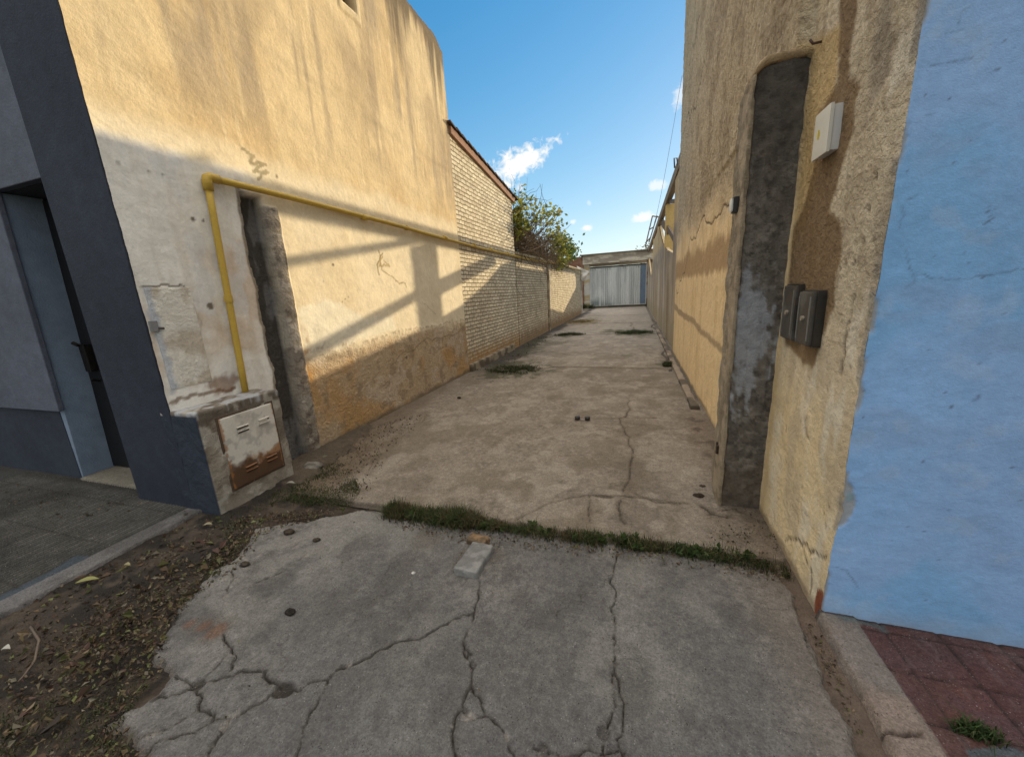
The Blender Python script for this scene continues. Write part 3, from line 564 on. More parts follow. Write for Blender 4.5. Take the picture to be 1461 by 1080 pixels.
# broken gate pillar on the alley side
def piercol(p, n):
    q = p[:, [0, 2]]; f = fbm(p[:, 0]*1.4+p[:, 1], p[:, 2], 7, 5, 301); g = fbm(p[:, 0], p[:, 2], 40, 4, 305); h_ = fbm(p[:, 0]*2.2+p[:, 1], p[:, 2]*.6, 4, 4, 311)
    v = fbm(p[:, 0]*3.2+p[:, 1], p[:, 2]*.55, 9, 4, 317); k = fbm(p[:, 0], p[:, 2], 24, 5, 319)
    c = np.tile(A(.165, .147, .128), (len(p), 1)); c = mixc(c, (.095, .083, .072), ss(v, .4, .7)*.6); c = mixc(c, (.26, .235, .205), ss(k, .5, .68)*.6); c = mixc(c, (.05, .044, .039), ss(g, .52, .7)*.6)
    c = mixc(c, (.06, .053, .048), ss(p[:, 2]+.5*(v-.5)+.2*(f-.5), 1.85, 2.7)*.75)  # top end darkened in the colour, as shade below the overhanging coat
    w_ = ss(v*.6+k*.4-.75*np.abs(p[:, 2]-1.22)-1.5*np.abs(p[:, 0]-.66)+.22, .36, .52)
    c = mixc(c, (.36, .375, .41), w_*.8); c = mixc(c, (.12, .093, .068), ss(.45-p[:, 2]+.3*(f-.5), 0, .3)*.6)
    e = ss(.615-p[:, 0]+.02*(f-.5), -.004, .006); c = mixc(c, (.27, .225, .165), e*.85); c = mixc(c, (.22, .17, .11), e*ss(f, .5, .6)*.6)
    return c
def pw(P):                                  # the pillar leans slightly towards the street
    P = P.copy(); P[:, 1] -= .11*np.clip(P[:, 2], 0, 3)/2.75; k = np.clip((.68-P[:, 0])/.08, 0, 1); P[:, 2] -= .055*k*k*ss(P[:, 2], 2.3, 2.75); return P
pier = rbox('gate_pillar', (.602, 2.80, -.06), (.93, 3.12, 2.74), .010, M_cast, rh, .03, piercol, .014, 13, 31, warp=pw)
rbox('pillar_lip', (.602, 2.785, 2.725), (.93, 3.0, 2.775), .012, M_cast, pier, .025, lambda p, n: np.tile(A(.34, .25, .15), (len(p), 1)), .010, 15, 33, warp=pw)
rbox('pillar_edge', (.594, 2.788, -.06), (.616, 3.0, 2.74), .009, M_cast, pier, .008, lambda p, n: mixc(np.tile(A(.34, .275, .195), (len(p), 1)), (.19, .155, .11), ss(fbm(p[:, 1]+p[:, 0], p[:, 2], 8, 5, 3), .48, .62)*.8), .010, 11, 35, warp=pw)
hg = MB(); hg.tube([(.592, 2.90, .36), (.592, 2.90, .45)], .015, 8); hg.box(.576, .63, 2.86, 2.89, .375, .435); hg.build('gate_hinge', surf('black_iron', base=(.06, .042, .032), rough=.6, metal=.5), pier, col=False, bevel=.004)
# boxes on the wall
M_box = surf('grey_meter_box', rough=.45, spec=.5, var=((9, .2), (60, .2)), bump=((50, .0015, 1),))
def meter(label, y0, y1, z0, z1, x0, tilt):
    t = thing('meter_box', label, 'meter box', (RX, (y0+y1)/2, z0), 'steel meter boxes beside the gate pillar')
    def bc(p, n):
        f = fbm(p[:, 1]+p[:, 0], p[:, 2], 12, 4, int(y0*100)); c = np.tile(A(.060, .054, .047), (len(p), 1)); c = mixc(c, (.15, .14, .125), ss(f+.25*(p[:, 2]-z0)-.05, .5, .66)*.55)
        return mixc(c, (.09, .06, .04), ss(fbm(p[:, 1], p[:, 2], 30, 3, 5), .6, .7)*.6)
    rbox('case', (x0+.014, y0, z0), (RX+.03, y1, z1), .02, M_box, t, .006, lambda p, n: bc(p, n)*.35, .001, 9)
    d = rbox('lid', (x0, y0+.014, z0+.008), (x0+.022, y1-.012, z1-.008), .012, M_box, t, .006, bc, .0015, 9)
    b = MB(); b.tube([(x0-.012, (y0+y1)/2, (z0+z1)/2), (x0+.004, (y0+y1)/2, (z0+z1)/2)], .012, 10, (.30, .25, .19)); b.build('lid_screw', M_box, d)
    for ye in (y0+.03, y1-.03): e = MB(); e.obox((x0-.002, ye, z0+.03), (x0-.002, ye, z1-.03), .006, .006, (1, 0, 0), (.2, .19, .17)); e.build('lid_rib', M_box, d)
    return t
meter('dark grey steel meter box nearer the blue corner, with a centre screw', 2.17, 2.36, 1.255, 1.53, .806, 0)
meter('dark grey steel meter box next to the broken gate pillar', 2.42, 2.62, 1.25, 1.56, .818, 0)
jb = thing('junction_box', 'white plastic junction box with small yellow sticker on tan wall', 'junction box', (RX, 2.3, 2.13))
rbox('box_body', (.826, 2.252, 2.148), (RX+.02, 2.40, 2.338), .02, M_plain, jb, .008, lambda p, n: np.tile(A(.60, .59, .57), (len(p), 1)))
ld = rbox('box_lid', (.812, 2.246, 2.142), (.829, 2.406, 2.344), .02, M_plain, jb, .006, lambda p, n: np.tile(A(.66, .63, .56), (len(p), 1)))
b = MB(); V = [(.8108, 2.345+.012*math.cos(a), 2.245+.022*math.sin(a)) for a in np.linspace(0, 2*math.pi, 14)[:-1]]; b.add(V, [tuple(range(13))], (.62, .50, .02)); b.build('sticker', M_plain, ld)
sn = thing('gate_sensor', 'small black and white gate sensor on the edge of the broken gate pillar', 'sensor', (.63, 2.83, 2.0))
rbox('housing', (.565, 2.80, 2.005), (.63, 2.86, 2.10), .02, M_plain, sn, .006, lambda p, n: np.tile(A(.02, .018, .018), (len(p), 1)))
rbox('lens', (.557, 2.805, 2.012), (.569, 2.855, 2.093), .02, M_plain, sn, .01, lambda p, n: np.tile(A(.7, .69, .66), (len(p), 1)))
hk = MB(); hy, hz = WX(1172, 60, RX); hk.tube([(RX+.02, hy, hz), (RX-.035, hy, hz), (RX-.05, hy, hz+.02)], .006, 6); o = hk.build('wall_hook', surf('rusty_hook', base=(.12, .08, .07), metal=.4, rough=.6), None, True, col=False)
tag(o, 'small iron hook sticking out of tan plaster above the white junction box', 'hook')

# ================================================================ RIGHT YARD WALL (openings let the low sun through)
yw = thing('yard_wall', 'stained wall with posts and cross braces behind the tall right house', 'wall', (RX, 18, 0))
M_yw = surf('stained_yard_render', var=((1.2, .2), (7, .2), (45, .15)), bump=((10, .02, 1), (60, .006, 1)))
pz = [(10.9, 2.35), (13.3, 2.66), (15.1, 3.02), (16.7, 3.50), (17.8, 3.96), (18.9, 4.10)]
def ytop(yv): return np.interp(yv, [9.5, 10.88, 10.9, 13.3, 15.1, 16.7, 17.8, 18.88, 18.9, 23.38, 23.4, 26.6, 32.7, 33], [4.1, 4.1, 2.35, 2.66, 3.02, 3.50, 3.96, 4.05, 3.93, 3.93, 2.45, 2.1, 3.75, 3.9])
ys = np.unique(np.concatenate([grow(9.56, 33, .05, .004), [10.88, 10.9, 18.88, 18.9, 23.38, 23.4]])); ts = lins(0, 1, .03)
y, t, Q = uvgrid(ys, ts); z = -.06+t*(ytop(y)+.06); n1 = fbm(y, z, .7, 4, 401); n2 = fbm(y, z, 3, 4, 403)
c = np.tile(A(.40, .325, .235), (len(y), 1)); c = mixc(c, (.27, .205, .145), ss(streaks(y, z, 1.6, .25, 405), .46, .6)*.8); c = mixc(c, (.52, .46, .38), ss(fbm(y*1.2, z*.2, 1, 4, 407), .54, .62)*.7)
c = mixc(c, (.20, .17, .15), ss(z, 2.0, 2.5)*ss(3.1-z, 0, .4)*ss(n2, .42, .55)*.6); c = mixc(c, (.30, .25, .15), ss(.9-z+.4*(n2-.5), 0, .4)*.5); c = mixc(c, (.56, .40, .20), ss(z, 2.9, 3.1)*.6)
xx = RX+.035+.02*(n1-.5)-.03*ss(np.sin(y*1.05+1.3), .93, .96)
mesh('wall', np.stack([xx, y, z], 1), Q, M_yw, yw, c)
poly = [(9.56, -.05)]+[(33, -.05)]+[(float(a), float(ytop(a)-.01)) for a in [33, 32.7, 26.6, 23.4, 23.38, 18.9, 18.88, 17.8, 16.7, 15.1, 13.3, 10.9, 10.88, 9.56]]
b = MB(); b.add(*prism(poly, RX+.07, RX+.16)); b.build('wall_core', surf('yard_wall_core', base=(.45, .34, .2)), yw, col=False)
b = MB(); b.box(RX+.01, RX+.16, 9.56, 33, 4.10, 4.355); b.build('top_beam', surf('beam_paint', base=(.22, .17, .12)), yw, col=False, bevel=.01)
for ya, yb, xe in ((13.94, 14.17, .39), (18.80, 19.02, .25), (23.2, 23.5, .25)):
    b = MB(); b.box(RX+.03, RX+xe, ya, yb, 2.2, 4.10); b.build('post', surf('ochre_post', base=(.56, .39, .16)), yw, col=False, bevel=.01)
def brace(p, q, w): 
    b = MB(); b.obox((RX+.11, p[0], p[1]), (RX+.11, q[0], q[1]), .05, w, (1, 0, 0)); b.build('brace', surf('brace_steel', base=(.16, .12, .09)), yw, col=False)
brace((10.9, 3.60), (13.9, 4.16), .11); brace((10.85, 2.60), (13.9, 3.36), .16); brace((13.9, 3.30), (17.3, 4.06), .28)
# shed edge and bracket further back
br = thing('sign_bracket', 'rusty steel bracket leaning out from the far right wall against sky', 'bracket', (.6, 25, 4))
p = lambda a, b_, yv: np.array([WY(a, b_, yv)[0], yv, WY(a, b_, yv)[1]])
M_br = surf('weathered_steel', base=(.20, .17, .15), metal=.3, rough=.6)
for u_, v_ in (((931, 308), (921, 351)), ((937.5, 308), (926, 346))): b = MB(); b.obox(p(*u_, 25), p(*v_, 25), .07, .07, (0, 1, 0)); b.build('arm', M_br, br, col=False)
for u_, v_ in (((931, 308.5), (940, 310)), ((926, 328), (933, 324)), ((922, 346), (929, 338))): b = MB(); b.obox(p(*u_, 25), p(*v_, 25.05), .06, .06, (0, 1, 0)); b.build('crosspiece', M_br, br, col=False)
b = MB(); b.tube([p(962.5, 240, 10.2), p(961.8, 226, 10.2), p(966, 226, 10.2), p(967, 236, 10.2)], .018, 6); o = b.build('cable_bracket', M_br, None, True, col=False)
tag(o, 'thin bent steel cable bracket at the back corner of the tall right house', 'bracket')
b = MB(); p0, p1 = p(975.5, 108, 9.3), p(933.5, 318, 32); p0[0] -= .03
b.tube([p0*(1-t)+p1*t-np.array([0, 0, .35*4*t*(1-t)]) for t in np.linspace(0, 1, 24)], [.003+.009*t for t in np.linspace(0, 1, 24)], 6); o = b.build('power_cable', surf('black_cable', base=(.05, .055, .06)), None, True, col=False)
tag(o, 'thin dark overhead cable sagging from the tall right wall to the far roofs', 'cable')

# ================================================================ GARAGE AT THE END
ga = thing('garage', 'flat-roofed garage with pale corrugated metal gate at the end of the alley', 'garage', (-1.6, 33, 0))
GY = 32.6
def cc(base, alt, s, seed, lo=.46, hi=.6): return lambda p, n: mixc(np.tile(A(*base), (len(p), 1)), alt, ss(fbm(p[:, 0]*.6+p[:, 1], p[:, 2]*2, s, 5, seed), lo, hi)*.85)
rbox('fascia', (-4.15, GY-.35, 3.52), (1.6, GY+4, 4.22), .07, M_cast, ga, .03, cc((.66, .60, .50), (.30, .26, .21), 2.4, 5), .03, 3)
b = MB(); b.box(-4.35, 1.7, GY-.55, GY+4, 4.22, 4.30); b.build('roof', surf('roof_edge', base=(.20, .17, .14)), ga, col=False, bevel=.01)
rbox('side_wall', (-8.2, GY-.2, -.05), (-4.1, GY+.2, 4.18), .08, M_cast, ga, .03, cc((.20, .105, .07), (.30, .18, .12), 2, 9), .015, 4)
rbox('gate_post', (-4.12, GY-.12, -.05), (-3.62, GY+.2, 3.52), .06, M_cast, ga, .03, cc((.52, .50, .46), (.42, .32, .16), 2, 19), .015, 4)
rbox('gate_post', (.80, GY-.12, -.05), (1.4, GY+.2, 3.52), .06, M_cast, ga, .03, cc((.26, .17, .12), (.44, .38, .31), 2, 29), .015, 4)
xs = lins(-3.62, .36, .014); zs = lins(.16, 3.16, .3); x, z, Q = uvgrid(xs, zs)
prof = np.clip(np.sin(x*2*math.pi/.17)*1.6, -1, 1)*.028*(1+.5*fbm(x, x*0, 2, 2, 7))+.03*np.sin(x*5.1)*.5
c = np.tile(A(.64, .65, .64), (len(x), 1)); c = mixc(c, (.44, .455, .455), ss(fbm(x*2, z*.3, 1.5, 4, 411), .45, .6)*.7); c = mixc(c, (.13, .17, .16), ss(.75-z+.5*(fbm(x, z, 1.4, 4, 413)-.5)-.35*(x+3), -.1, .4)*.7); c = mixc(c, (.75, .75, .73), ss(fbm(x*6, z*.1, 1.3, 3, 417), .6, .7)*.7)
o = mesh('corrugated_gate', np.stack([x, GY-.05+prof, z], 1), Q, surf('galvanised_sheet', rough=.6, spec=.3, metal=0, var=((6, .15), (40, .1)), bump=()), ga, c)
b = MB(); b.box(-3.62, .8, GY-.01, GY+.03, 3.0, 3.2); b.build('gate_rail', surf('gate_rail', base=(.3, .3, .29)), ga, col=False)
b = MB(); b.box(.38, .76, GY-.08, GY-.02, .16, 3.18); b.build('blue_panel', surf('blue_panel_paint', base=(.18, .24, .33), rough=.6), ga, col=False, bevel=.01)
b = MB(); b.box(.75, .80, GY-.10, GY-.02, .1, 3.2); b.build('jamb', surf('white_jamb', base=(.6, .59, .56)), ga, col=False)
b = MB(); b.box(-4.1, 1.4, GY+3.9, GY+4, 0, 3.5); b.build('back_wall', surf('dark_inside', base=(.05, .045, .04)), ga, col=False)
rbox('threshold', (-3.7, GY-.5, -.02), (.85, GY+.1, .14), .06, M_cast, ga, .03, cc((.045, .05, .035), (.09, .08, .06), 3, 39), .02, 4)
# ================================================================ GROUND
V = [(-60, -40, -.09), (60, -40, -.09), (60, 140, -.09), (-60, 140, -.09)]
kind(mesh('ground', V, [(0, 1, 2, 3)], surf('far_ground', base=(.20, .17, .13)), None, smooth=False), 'structure')
kind(mesh('street', [(-60, -12, -.06), (60, -12, -.06), (60, -1.6, -.06), (-60, -1.6, -.06)], [(0, 1, 2, 3)], surf('street_asphalt', base=(.06, .06, .06), rough=.85), None, smooth=False), 'structure')
AP = Gs([(520, 724), (480, 733), (440, 741), (400, 744), (362, 752), (345, 775), (330, 798), (300, 812), (276, 838), (245, 868), (232, 895), (212, 925), (208, 945), (236, 962), (222, 984), (200, 997), (176, 1010), (146, 1030), (170, 1046), (186, 1058), (196, 1085), (190, 1110)])
AP = np.vstack([AP, [[-1.72, .30], [-1.6, -1.3], [.95, -1.3], [.74, 1.0]], Gs([(1238, 1085), (1200, 1000), (1172, 930), (1150, 880), (1140, 850), (1118, 822), (1100, 806)]), [[.76, 2.24], [.2, 2.235], [-.6, 2.23], [-1.3, 2.215]]])
# soil beneath and beside the slabs
xs = lins(-3.40, 1.0, .014); ys = lins(.1, 3.9, .014); x, y, Q = uvgrid(xs, ys); P = np.stack([x, y], 1)
n1 = fbm(x, y, 1.5, 4, 501); n2 = fbm(x, y, 7, 5, 503); n3 = fbm(x, y, 30, 4, 505)
hgt = -.035+.05*ss(-2.2-x, 0, .9)+.03*(n2-.5)+.015*(n3-.5)+.02*(n1-.5)
hgt = np.where(y > 2.28, -.05+ss(-2.55-x+.5*(n1-.5)+.2*(n2-.5)-.22*(y-2.3), -.1, .5)*.085+.02*(n2-.5)+.012*(n3-.5), hgt)
hgt += .03*ss(x, .70, .85)
c = np.tile(A(.055, .043, .034), (len(x), 1)); c = mixc(c, (.028, .023, .019), ss(n2, .45, .6)); c = mixc(c, (.095, .075, .056), ss(fbm(x, y, 12, 4, 507), .55, .7)*.7)
c = mixc(c, (.14, .108, .076), ss(y, 2.3, 2.5)*.6); c = mixc(c, (.17, .125, .098), ss(x, .7, .8)*.7)
kind(mesh('soil_strip', np.stack([x, y, hgt], 1), Q, M_soil, None, c), 'structure')
# concrete apron in front of the gate line
xs = lins(-2.95, .98, .006); ys = np.concatenate([lins(-1.3, .42, .05)[:-1], lins(.42, 2.26, .0055)]); x, y, Q = uvgrid(xs, ys); P = np.stack([x, y], 1)
n1 = fbm(x, y, 1.2, 5, 511); n2 = fbm(x, y, 6, 5, 513); n3 = fbm(x, y, 28, 4, 515)
sd = sd_poly(P, AP)+.05*(n2-.5)+.03*(n3-.5)
keep = (sd > -.012)
c = np.tile(A(.164, .153, .142), (len(x), 1))*(1+.9*(fbm(x, y, 45, 3, 561)-.5)+.5*(n3-.5))[:, None]
c = mixc(c, (.112, .107, .104), ss(n1, .44, .62)*.6); c = mixc(c, (.20, .19, .175), ss(fbm(x, y, 2.2, 5, 517), .52, .68)*.8); c = mixc(c, (.088, .082, .076), ss(fbm(x, y, 4.5, 5, 519), .56, .7)*.6)
c = mixc(c, (.135, .132, .132), ss(1.3-y+.5*(n1-.5), 0, .6)*.4)
c = mixc(c, (.245, .23, .21), ss(-1.55-x+.5*(n1-.5), 0, .6)*ss(n2, .35, .6)*.6)
c = mixc(c, (.20, .165, .135), ss(x+.3*(n1-.5), .45, .75)*.5)
c = mixc(c, (.15, .12, .095), ss(.05-sd, 0, .05)*.7)
c = mixc(c, (.055, .045, .036), ss(y-2.12+.16*(n2-.5)+.06*(n3-.5), 0, .06)*.8)
for q, r in [(G(672, 800), .13), (G(700, 790), .10), (G(415, 760), .07), (G(285, 893), .10), (G(305, 900), .08), (G(610, 770), .12)]:
    c = mixc(c, (.10, .085, .07), ss(r-np.hypot(x-q[0], (y-q[1]))+.10*(n2-.5), -.02, .05)*.55)
for px, py in [(270, 890), (290, 893), (308, 900)]:
    q = G(px, py); c = mixc(c, (.17, .085, .05), ss(.045-np.hypot(x-q[0], y-q[1])+.05*(n2-.5), -.01, .02)*.6)
dep = np.zeros(len(x))
Z3 = lambda l: zz(l, 0, 680, 2.7); Z4 = lambda l: zz(l, 480, 680, 2.7)
CR = [(Z3([(600, 842), (660, 838), (700, 830), (760, 800), (860, 770), (940, 740), (1000, 745), (1050, 790), (1090, 825), (1150, 825), (1200, 790), (1260, 780), (1300, 745), (1350, 725)]), .0085),
      (Z4([(0, 745), (60, 725), (130, 695), (240, 635), (320, 625), (400, 575), (450, 550), (530, 530)]), .0065), (Z4([(545, 380), (550, 430), (545, 480), (530, 530)]), .006),
      (Z3([(480, 1100), (540, 1070), (620, 1010), (740, 985), (830, 935), (900, 920), (980, 880), (1050, 830), (1090, 820)]), .006), (Z3([(760, 800), (775, 840), (765, 890), (810, 910), (820, 935)]), .008),
      (Z3([(880, 930), (850, 990), (800, 1085)]), .007), (Z3([(1262, 785), (1240, 840), (1190, 910), (1165, 1000), (1135, 1090)]), .0035), (Z3([(860, 605), (880, 650), (910, 690), (890, 745)]), .005), (Z3([(870, 690), (830, 735), (790, 770), (765, 800)]), .004),
      (Z3([(655, 768), (700, 775), (745, 800)]), .007), (Z3([(510, 1020), (650, 970), (760, 900)]), .0035), (Z3([(890, 360), (880, 420), (868, 470)]), .0025), (Z3([(1180, 300), (1060, 380), (960, 420)]), .0018),
      (Z4([(530, 530), (520, 570), (490, 630), (495, 690), (525, 740), (520, 800), (490, 890), (455, 930), (445, 1000), (465, 1085)]), .0062), (Z4([(520, 800), (560, 860), (575, 920), (520, 930), (490, 900)]), .004), (Z4([(490, 640), (510, 670), (500, 700)]), .004),
      (Z4([(575, 920), (640, 970), (665, 1010), (690, 1085)]), .005), (Z4([(1085, 295), (1070, 350), (1075, 480), (1075, 600), (1070, 740), (1090, 800), (1110, 870), (1105, 950), (1110, 1085)]), .0045), (Z4([(1065, 760), (1070, 830), (1060, 910), (1040, 980), (1030, 1085)]), .005),
      (Z4([(760, 1045), (830, 1062), (900, 1075), (1020, 1072), (1110, 1060)]), .005), ([(1145, 890), (1150, 920), (1170, 960), (1200, 1010)], .004)]
for i, (pl, w) in enumerate(CR):
    pts = jag(Gs(pl), 4, .09, 600+i); idx, d = near_poly(P, pts, .06)
    ww = w*(.1+.95*fbm(x[idx], y[idx], 7, 3, 640+i)); e = d+.008*(n3[idx]-.5)
    m = ss(ww*.8-e, -.0025, .003); c[idx] = mixc(c[idx], (.018, .015, .013), m*.97); dep[idx] = np.maximum(dep[idx], m)
    m2 = ss(ww*3+.012-e, 0, .02); c[idx] = mixc(c[idx], (.12, .105, .09), m2*.28)
for i in range(16):
    a_ = np.array([RNG.uniform(-1.9, .6), RNG.uniform(.6, 2.1)]); an = RNG.uniform(0, 6.28); b_ = a_+np.array([math.cos(an), math.sin(an)])*RNG.uniform(.15, .5)
    idx, d = near_poly(P, jag(np.array([a_, b_]), 5, .16, 900+i), .05); m = ss(.0022*(.3+fbm(x[idx], y[idx], 9, 3, 930+i))-d+.004*(n3[idx]-.5), -.002, .0025); c[idx] = mixc(c[idx], (.05, .043, .037), m*.7)
for i in range(34):                        # spalled chips along the cracks
    pl, w = CR[int(RNG.integers(0, len(CR)))]; g_ = Gs(pl); k_ = int(RNG.integers(0, len(g_)-1)); q = g_[k_]+(g_[k_+1]-g_[k_])*RNG.uniform()+RNG.normal(0, .006, 2); idx = np.where((np.abs(x-q[0]) < .08) & (np.abs(y-q[1]) < .08))[0]
    k = ss(RNG.uniform(.008, .022)-np.hypot(x[idx]-q[0], y[idx]-q[1])+.03*(n3[idx]-.5), -.003, .004); c[idx] = mixc(c[idx], (.27, .25, .225) if i % 3 else (.04, .034, .03), k*.6); dep[idx] = np.maximum(dep[idx], k*.35)
q = G(405, 982); k = ss(.055-np.hypot(x-q[0], (y-q[1])*1.4)+.07*(n2-.5), -.006, .01); c = mixc(c, (.035, .03, .025), k*.9); dep = np.maximum(dep, k*.8)
q = G(283, 975); k = ss(.03-np.hypot(x-q[0], (y-q[1])*1.2)+.05*(n2-.5), -.006, .01); c = mixc(c, (.04, .035, .03), k*.8); dep = np.maximum(dep, k*.6)
h = .012*(n1-.5)+.010*(n2-.5)+.004*(n3-.5)-.022*dep-.05*ss(.045-sd, 0, .06)
F = Q[keep[Q].any(1)]
kind(mesh('apron', np.stack([x, y, h], 1), F, M_conc, None, c), 'structure')
# alley slab
xs = lins(-3.42, .90, .012); ys = np.concatenate([lins(2.205, 4.6, .0095)[:-1], grow(4.6, 33.5, .012, .0045)]); x, y, Q = uvgrid(xs, ys); P = np.stack([x, y], 1)
n1 = fbm(x, y*.7, 1.0, 5, 521); n2 = fbm(x, y, 5.5, 5, 523); n3 = fbm(x, y, 26, 4, 525); nl = fbm(x, y*.8, 2.6, 5, 527)
c = np.tile(A(.232, .198, .162), (len(x), 1))*(1+.7*(fbm(x, y, 40, 3, 571)-.5)+.4*(n3-.5))[:, None]
c = mixc(c, (.18, .152, .122), ss(n1, .45, .62)*.6); c = mixc(c, (.285, .245, .20), ss(nl, .50, .66)*.6); c = mixc(c, (.34, .30, .25), ss(fbm(x, y*.9, 6, 5, 529), .56, .68)*.55)
c = mixc(c, (.155, .125, .092), ss(fbm(x, y*.8, 3.4, 5, 531), .54, .7)*.6)
c = mixc(c, (.28, .26, .235), ss(y, 6, 16)*.35)
dirt = ss(-2.35-x+.8*(n1-.5)+.3*(n2-.5)-.14*(y-2.3), -.1, .5)*ss(9-y, 0, 5); c = mixc(c, (.155, .115, .08), dirt*.85)
dirt2 = ss(x-.52+.25*(n2-.5)+.3*(n1-.5)-.05*(4.2-y), -.05, .2)*ss(5.4-y, 0, .8); c = mixc(c, (.17, .13, .10), dirt2*.75); c = mixc(c, (.09, .07, .055), dirt2*ss(fbm(x, y, 9, 4, 533), .54, .62)*.8)
c = mixc(c, (.085, .068, .052), ss(2.285-y+.14*(n2-.5)+.05*(n3-.5), 0, .05)*.75)
gut = ss(.10-np.abs(x-.80)+.05*(n2-.5), 0, .05)*ss(y, 5, 6); c = mixc(c, (.07, .06, .05), gut*.6)
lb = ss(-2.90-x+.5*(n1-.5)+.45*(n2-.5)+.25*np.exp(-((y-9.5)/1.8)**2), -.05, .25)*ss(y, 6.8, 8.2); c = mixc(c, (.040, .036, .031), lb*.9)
moss = np.zeros(len(x))
for q, rx, ry, s in [(G(735, 527), .62, .70, 1), (G(712, 532), .45, .45, .95), (G(760, 530), .4, .3, .8), (G(905, 475), .75, .8, 1), (G(878, 473), .5, .6, .9), (G(810, 478), .55, .5, .9), (G(830, 459), .9, 1.3, .8), (G(790, 490), .5, .5, .6), (G(755, 500), .4, .9, .6), (G(895, 507), .25, .2, .5), (G(948, 520), .14, .25, .8), (G(760, 488), .6, .5, .8)]:
    moss = np.maximum(moss, s*ss(1-np.hypot((x-q[0])/rx, (y-q[1])/ry/1.35)+1.9*(n2-.5)+.9*(n3-.5), -.05, .35))
c = mixc(c, (.062, .062, .034), moss*.85); mo2 = ss(1-np.hypot((x-G(830, 459)[0])/.9, (y-G(830, 459)[1])/1.4)+.8*(n2-.5), 0, .3); c = mixc(c, (.20, .14, .06), mo2*.6)
dep = np.zeros(len(x)); Z5 = lambda l: zz(l, 700, 460, 3.6)
CR2 = [(Z4([(690, 168), (740, 140), (830, 100), (960, 72), (1030, 74), (1110, 75), (1200, 85), (1350, 105)]), .006), (Z5([(680, 870), (700, 830), (715, 790), (725, 700), (710, 620), (715, 590), (675, 530), (660, 490), (690, 488), (715, 440), (712, 400)]), .006),
       (Z4([(1100, 75), (1090, 130), (1112, 185)]), .006), (Z4([(975, 75), (972, 130), (976, 180)]), .003), (Z5([(380, 488), (520, 494), (660, 495), (780, 492), (900, 496)]), .004), (Z5([(0, 238), (260, 238), (330, 230), (520, 232), (700, 236), (900, 238)]), .028),
       (Z5([(280, 150), (350, 158), (420, 170)]), .010), (Z5([(250, 68), (400, 66), (560, 62), (700, 58), (860, 48)]), .05), (Z5([(740, 880), (850, 925), (920, 930), (1010, 930)]), .005), (Z5([(1090, 950), (1150, 985), (1215, 1000)]), .010), (Z5([(715, 60), (720, 20), (718, 0)]), .012), (Z5([(350, 90), (470, 100)]), .01),
       ([(785, 460), (840, 462), (905, 460)], .06), ([(840, 450), (922, 449)], .06), ([(930, 455), (936, 470), (945, 490), (952, 512), (957, 530)], .03), ([(540, 742), (700, 762)], .003), ([(1010, 735), (1050, 725), (1085, 745)], .004)]
for i, (pl, w) in enumerate(CR2):
    pts = jag(Gs(pl), 4, .05, 700+i); idx, d = near_poly(P, pts, .25)
    ww = w*(.5+fbm(x[idx], y[idx], 5, 3, 740+i)); e = d+.010*(n3[idx]-.5)+.01*(n2[idx]-.5)
    m = ss(ww-e, -.004, .006); c[idx] = mixc(c[idx], (.040, .033, .026), m*.9); dep[idx] = np.maximum(dep[idx], m)
    c[idx] = mixc(c[idx], (.14, .11, .08), ss(ww*3+.02-e, 0, .03)*.3)
q = G(860, 709); m = ss(.022-np.hypot((x-q[0])*.28, y-q[1])+.03*(n2-.5), -.004, .01); c = mixc(c, (.06, .05, .035), m*.8)
q = G(655, 569); c = mixc(c, (.05, .04, .03), ss(.03-np.hypot(x-q[0], y-q[1])+.03*(n2-.5), -.01, .015)*.8)
h = .004+.012*(n1-.5)+.008*(n2-.5)+.004*(n3-.5)-.018*dep-.03*ss(2.235-y+.02*(n2-.5), 0, .02)
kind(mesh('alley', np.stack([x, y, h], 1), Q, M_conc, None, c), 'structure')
# low kerb along the right wall of the alley
rbox('kerb', (.70, 5.1, -.03), (.80, 14.5, .055), .035, M_cast, None, .02, lambda p, n: mixc(np.tile(A(.27, .22, .17), (len(p), 1)), (.11, .09, .07), ss(fbm(p[:, 1], p[:, 0], 3, 4, 3), .48, .6)), .016, 5); kind(bpy.data.objects['kerb'], 'structure')
# left pavement of ribbed tiles with a plain edge
xs = np.concatenate([lins(-9, -6.2, .08)[:-1], lins(-6.2, -3.29, .008)]); ys = np.concatenate([lins(-1.6, .3, .08)[:-1], lins(.3, 1.95, .010)]); x, y, Q = uvgrid(xs, ys); P = np.stack([x, y], 1)
n1 = fbm(x, y, 1.3, 5, 541); n2 = fbm(x, y, 6, 5, 543); n3 = fbm(x, y, 28, 4, 545)
edge = ss(x, -3.47, -3.455); rib = (np.sin(x*2*math.pi/.036)*.5+.5)*(1-edge)*ss(x, -6.2, -6.1)*ss(y, .3, .34)
jx = np.abs((x+3.46)/.40-np.round((x+3.46)/.40))*.40; jy = np.abs((y-.1)/.40-np.round((y-.1)/.40))*.40; jt = ss(.006-np.minimum(jx, jy)+.004*(n3-.5), -.002, .004)*(1-edge)
c = np.tile(A(.060, .060, .054), (len(x), 1)); c = mixc(c, (.135, .13, .115), ss(rib, .45, .85)*.9*(.4+.6*ss(n2, .4, .6))); c = mixc(c, (.045, .044, .040), ss(n1, .45, .6)*.6)
c = mixc(c, (.13, .12, .105), ss(fbm(x, y, 3, 5, 547), .52, .66)*.4*rib); c = mixc(c, (.055, .05, .045), jt*.9)
sl = sd_poly(P, Gs([(-60, 892), (0, 850), (70, 815), (108, 792), (140, 794), (100, 812), (60, 838), (0, 866), (-60, 905)], .045)); bl = ss(sl+.01*(n3-.5), -.004, .006); c = mixc(c, (.060, .078, .096), bl*.9)
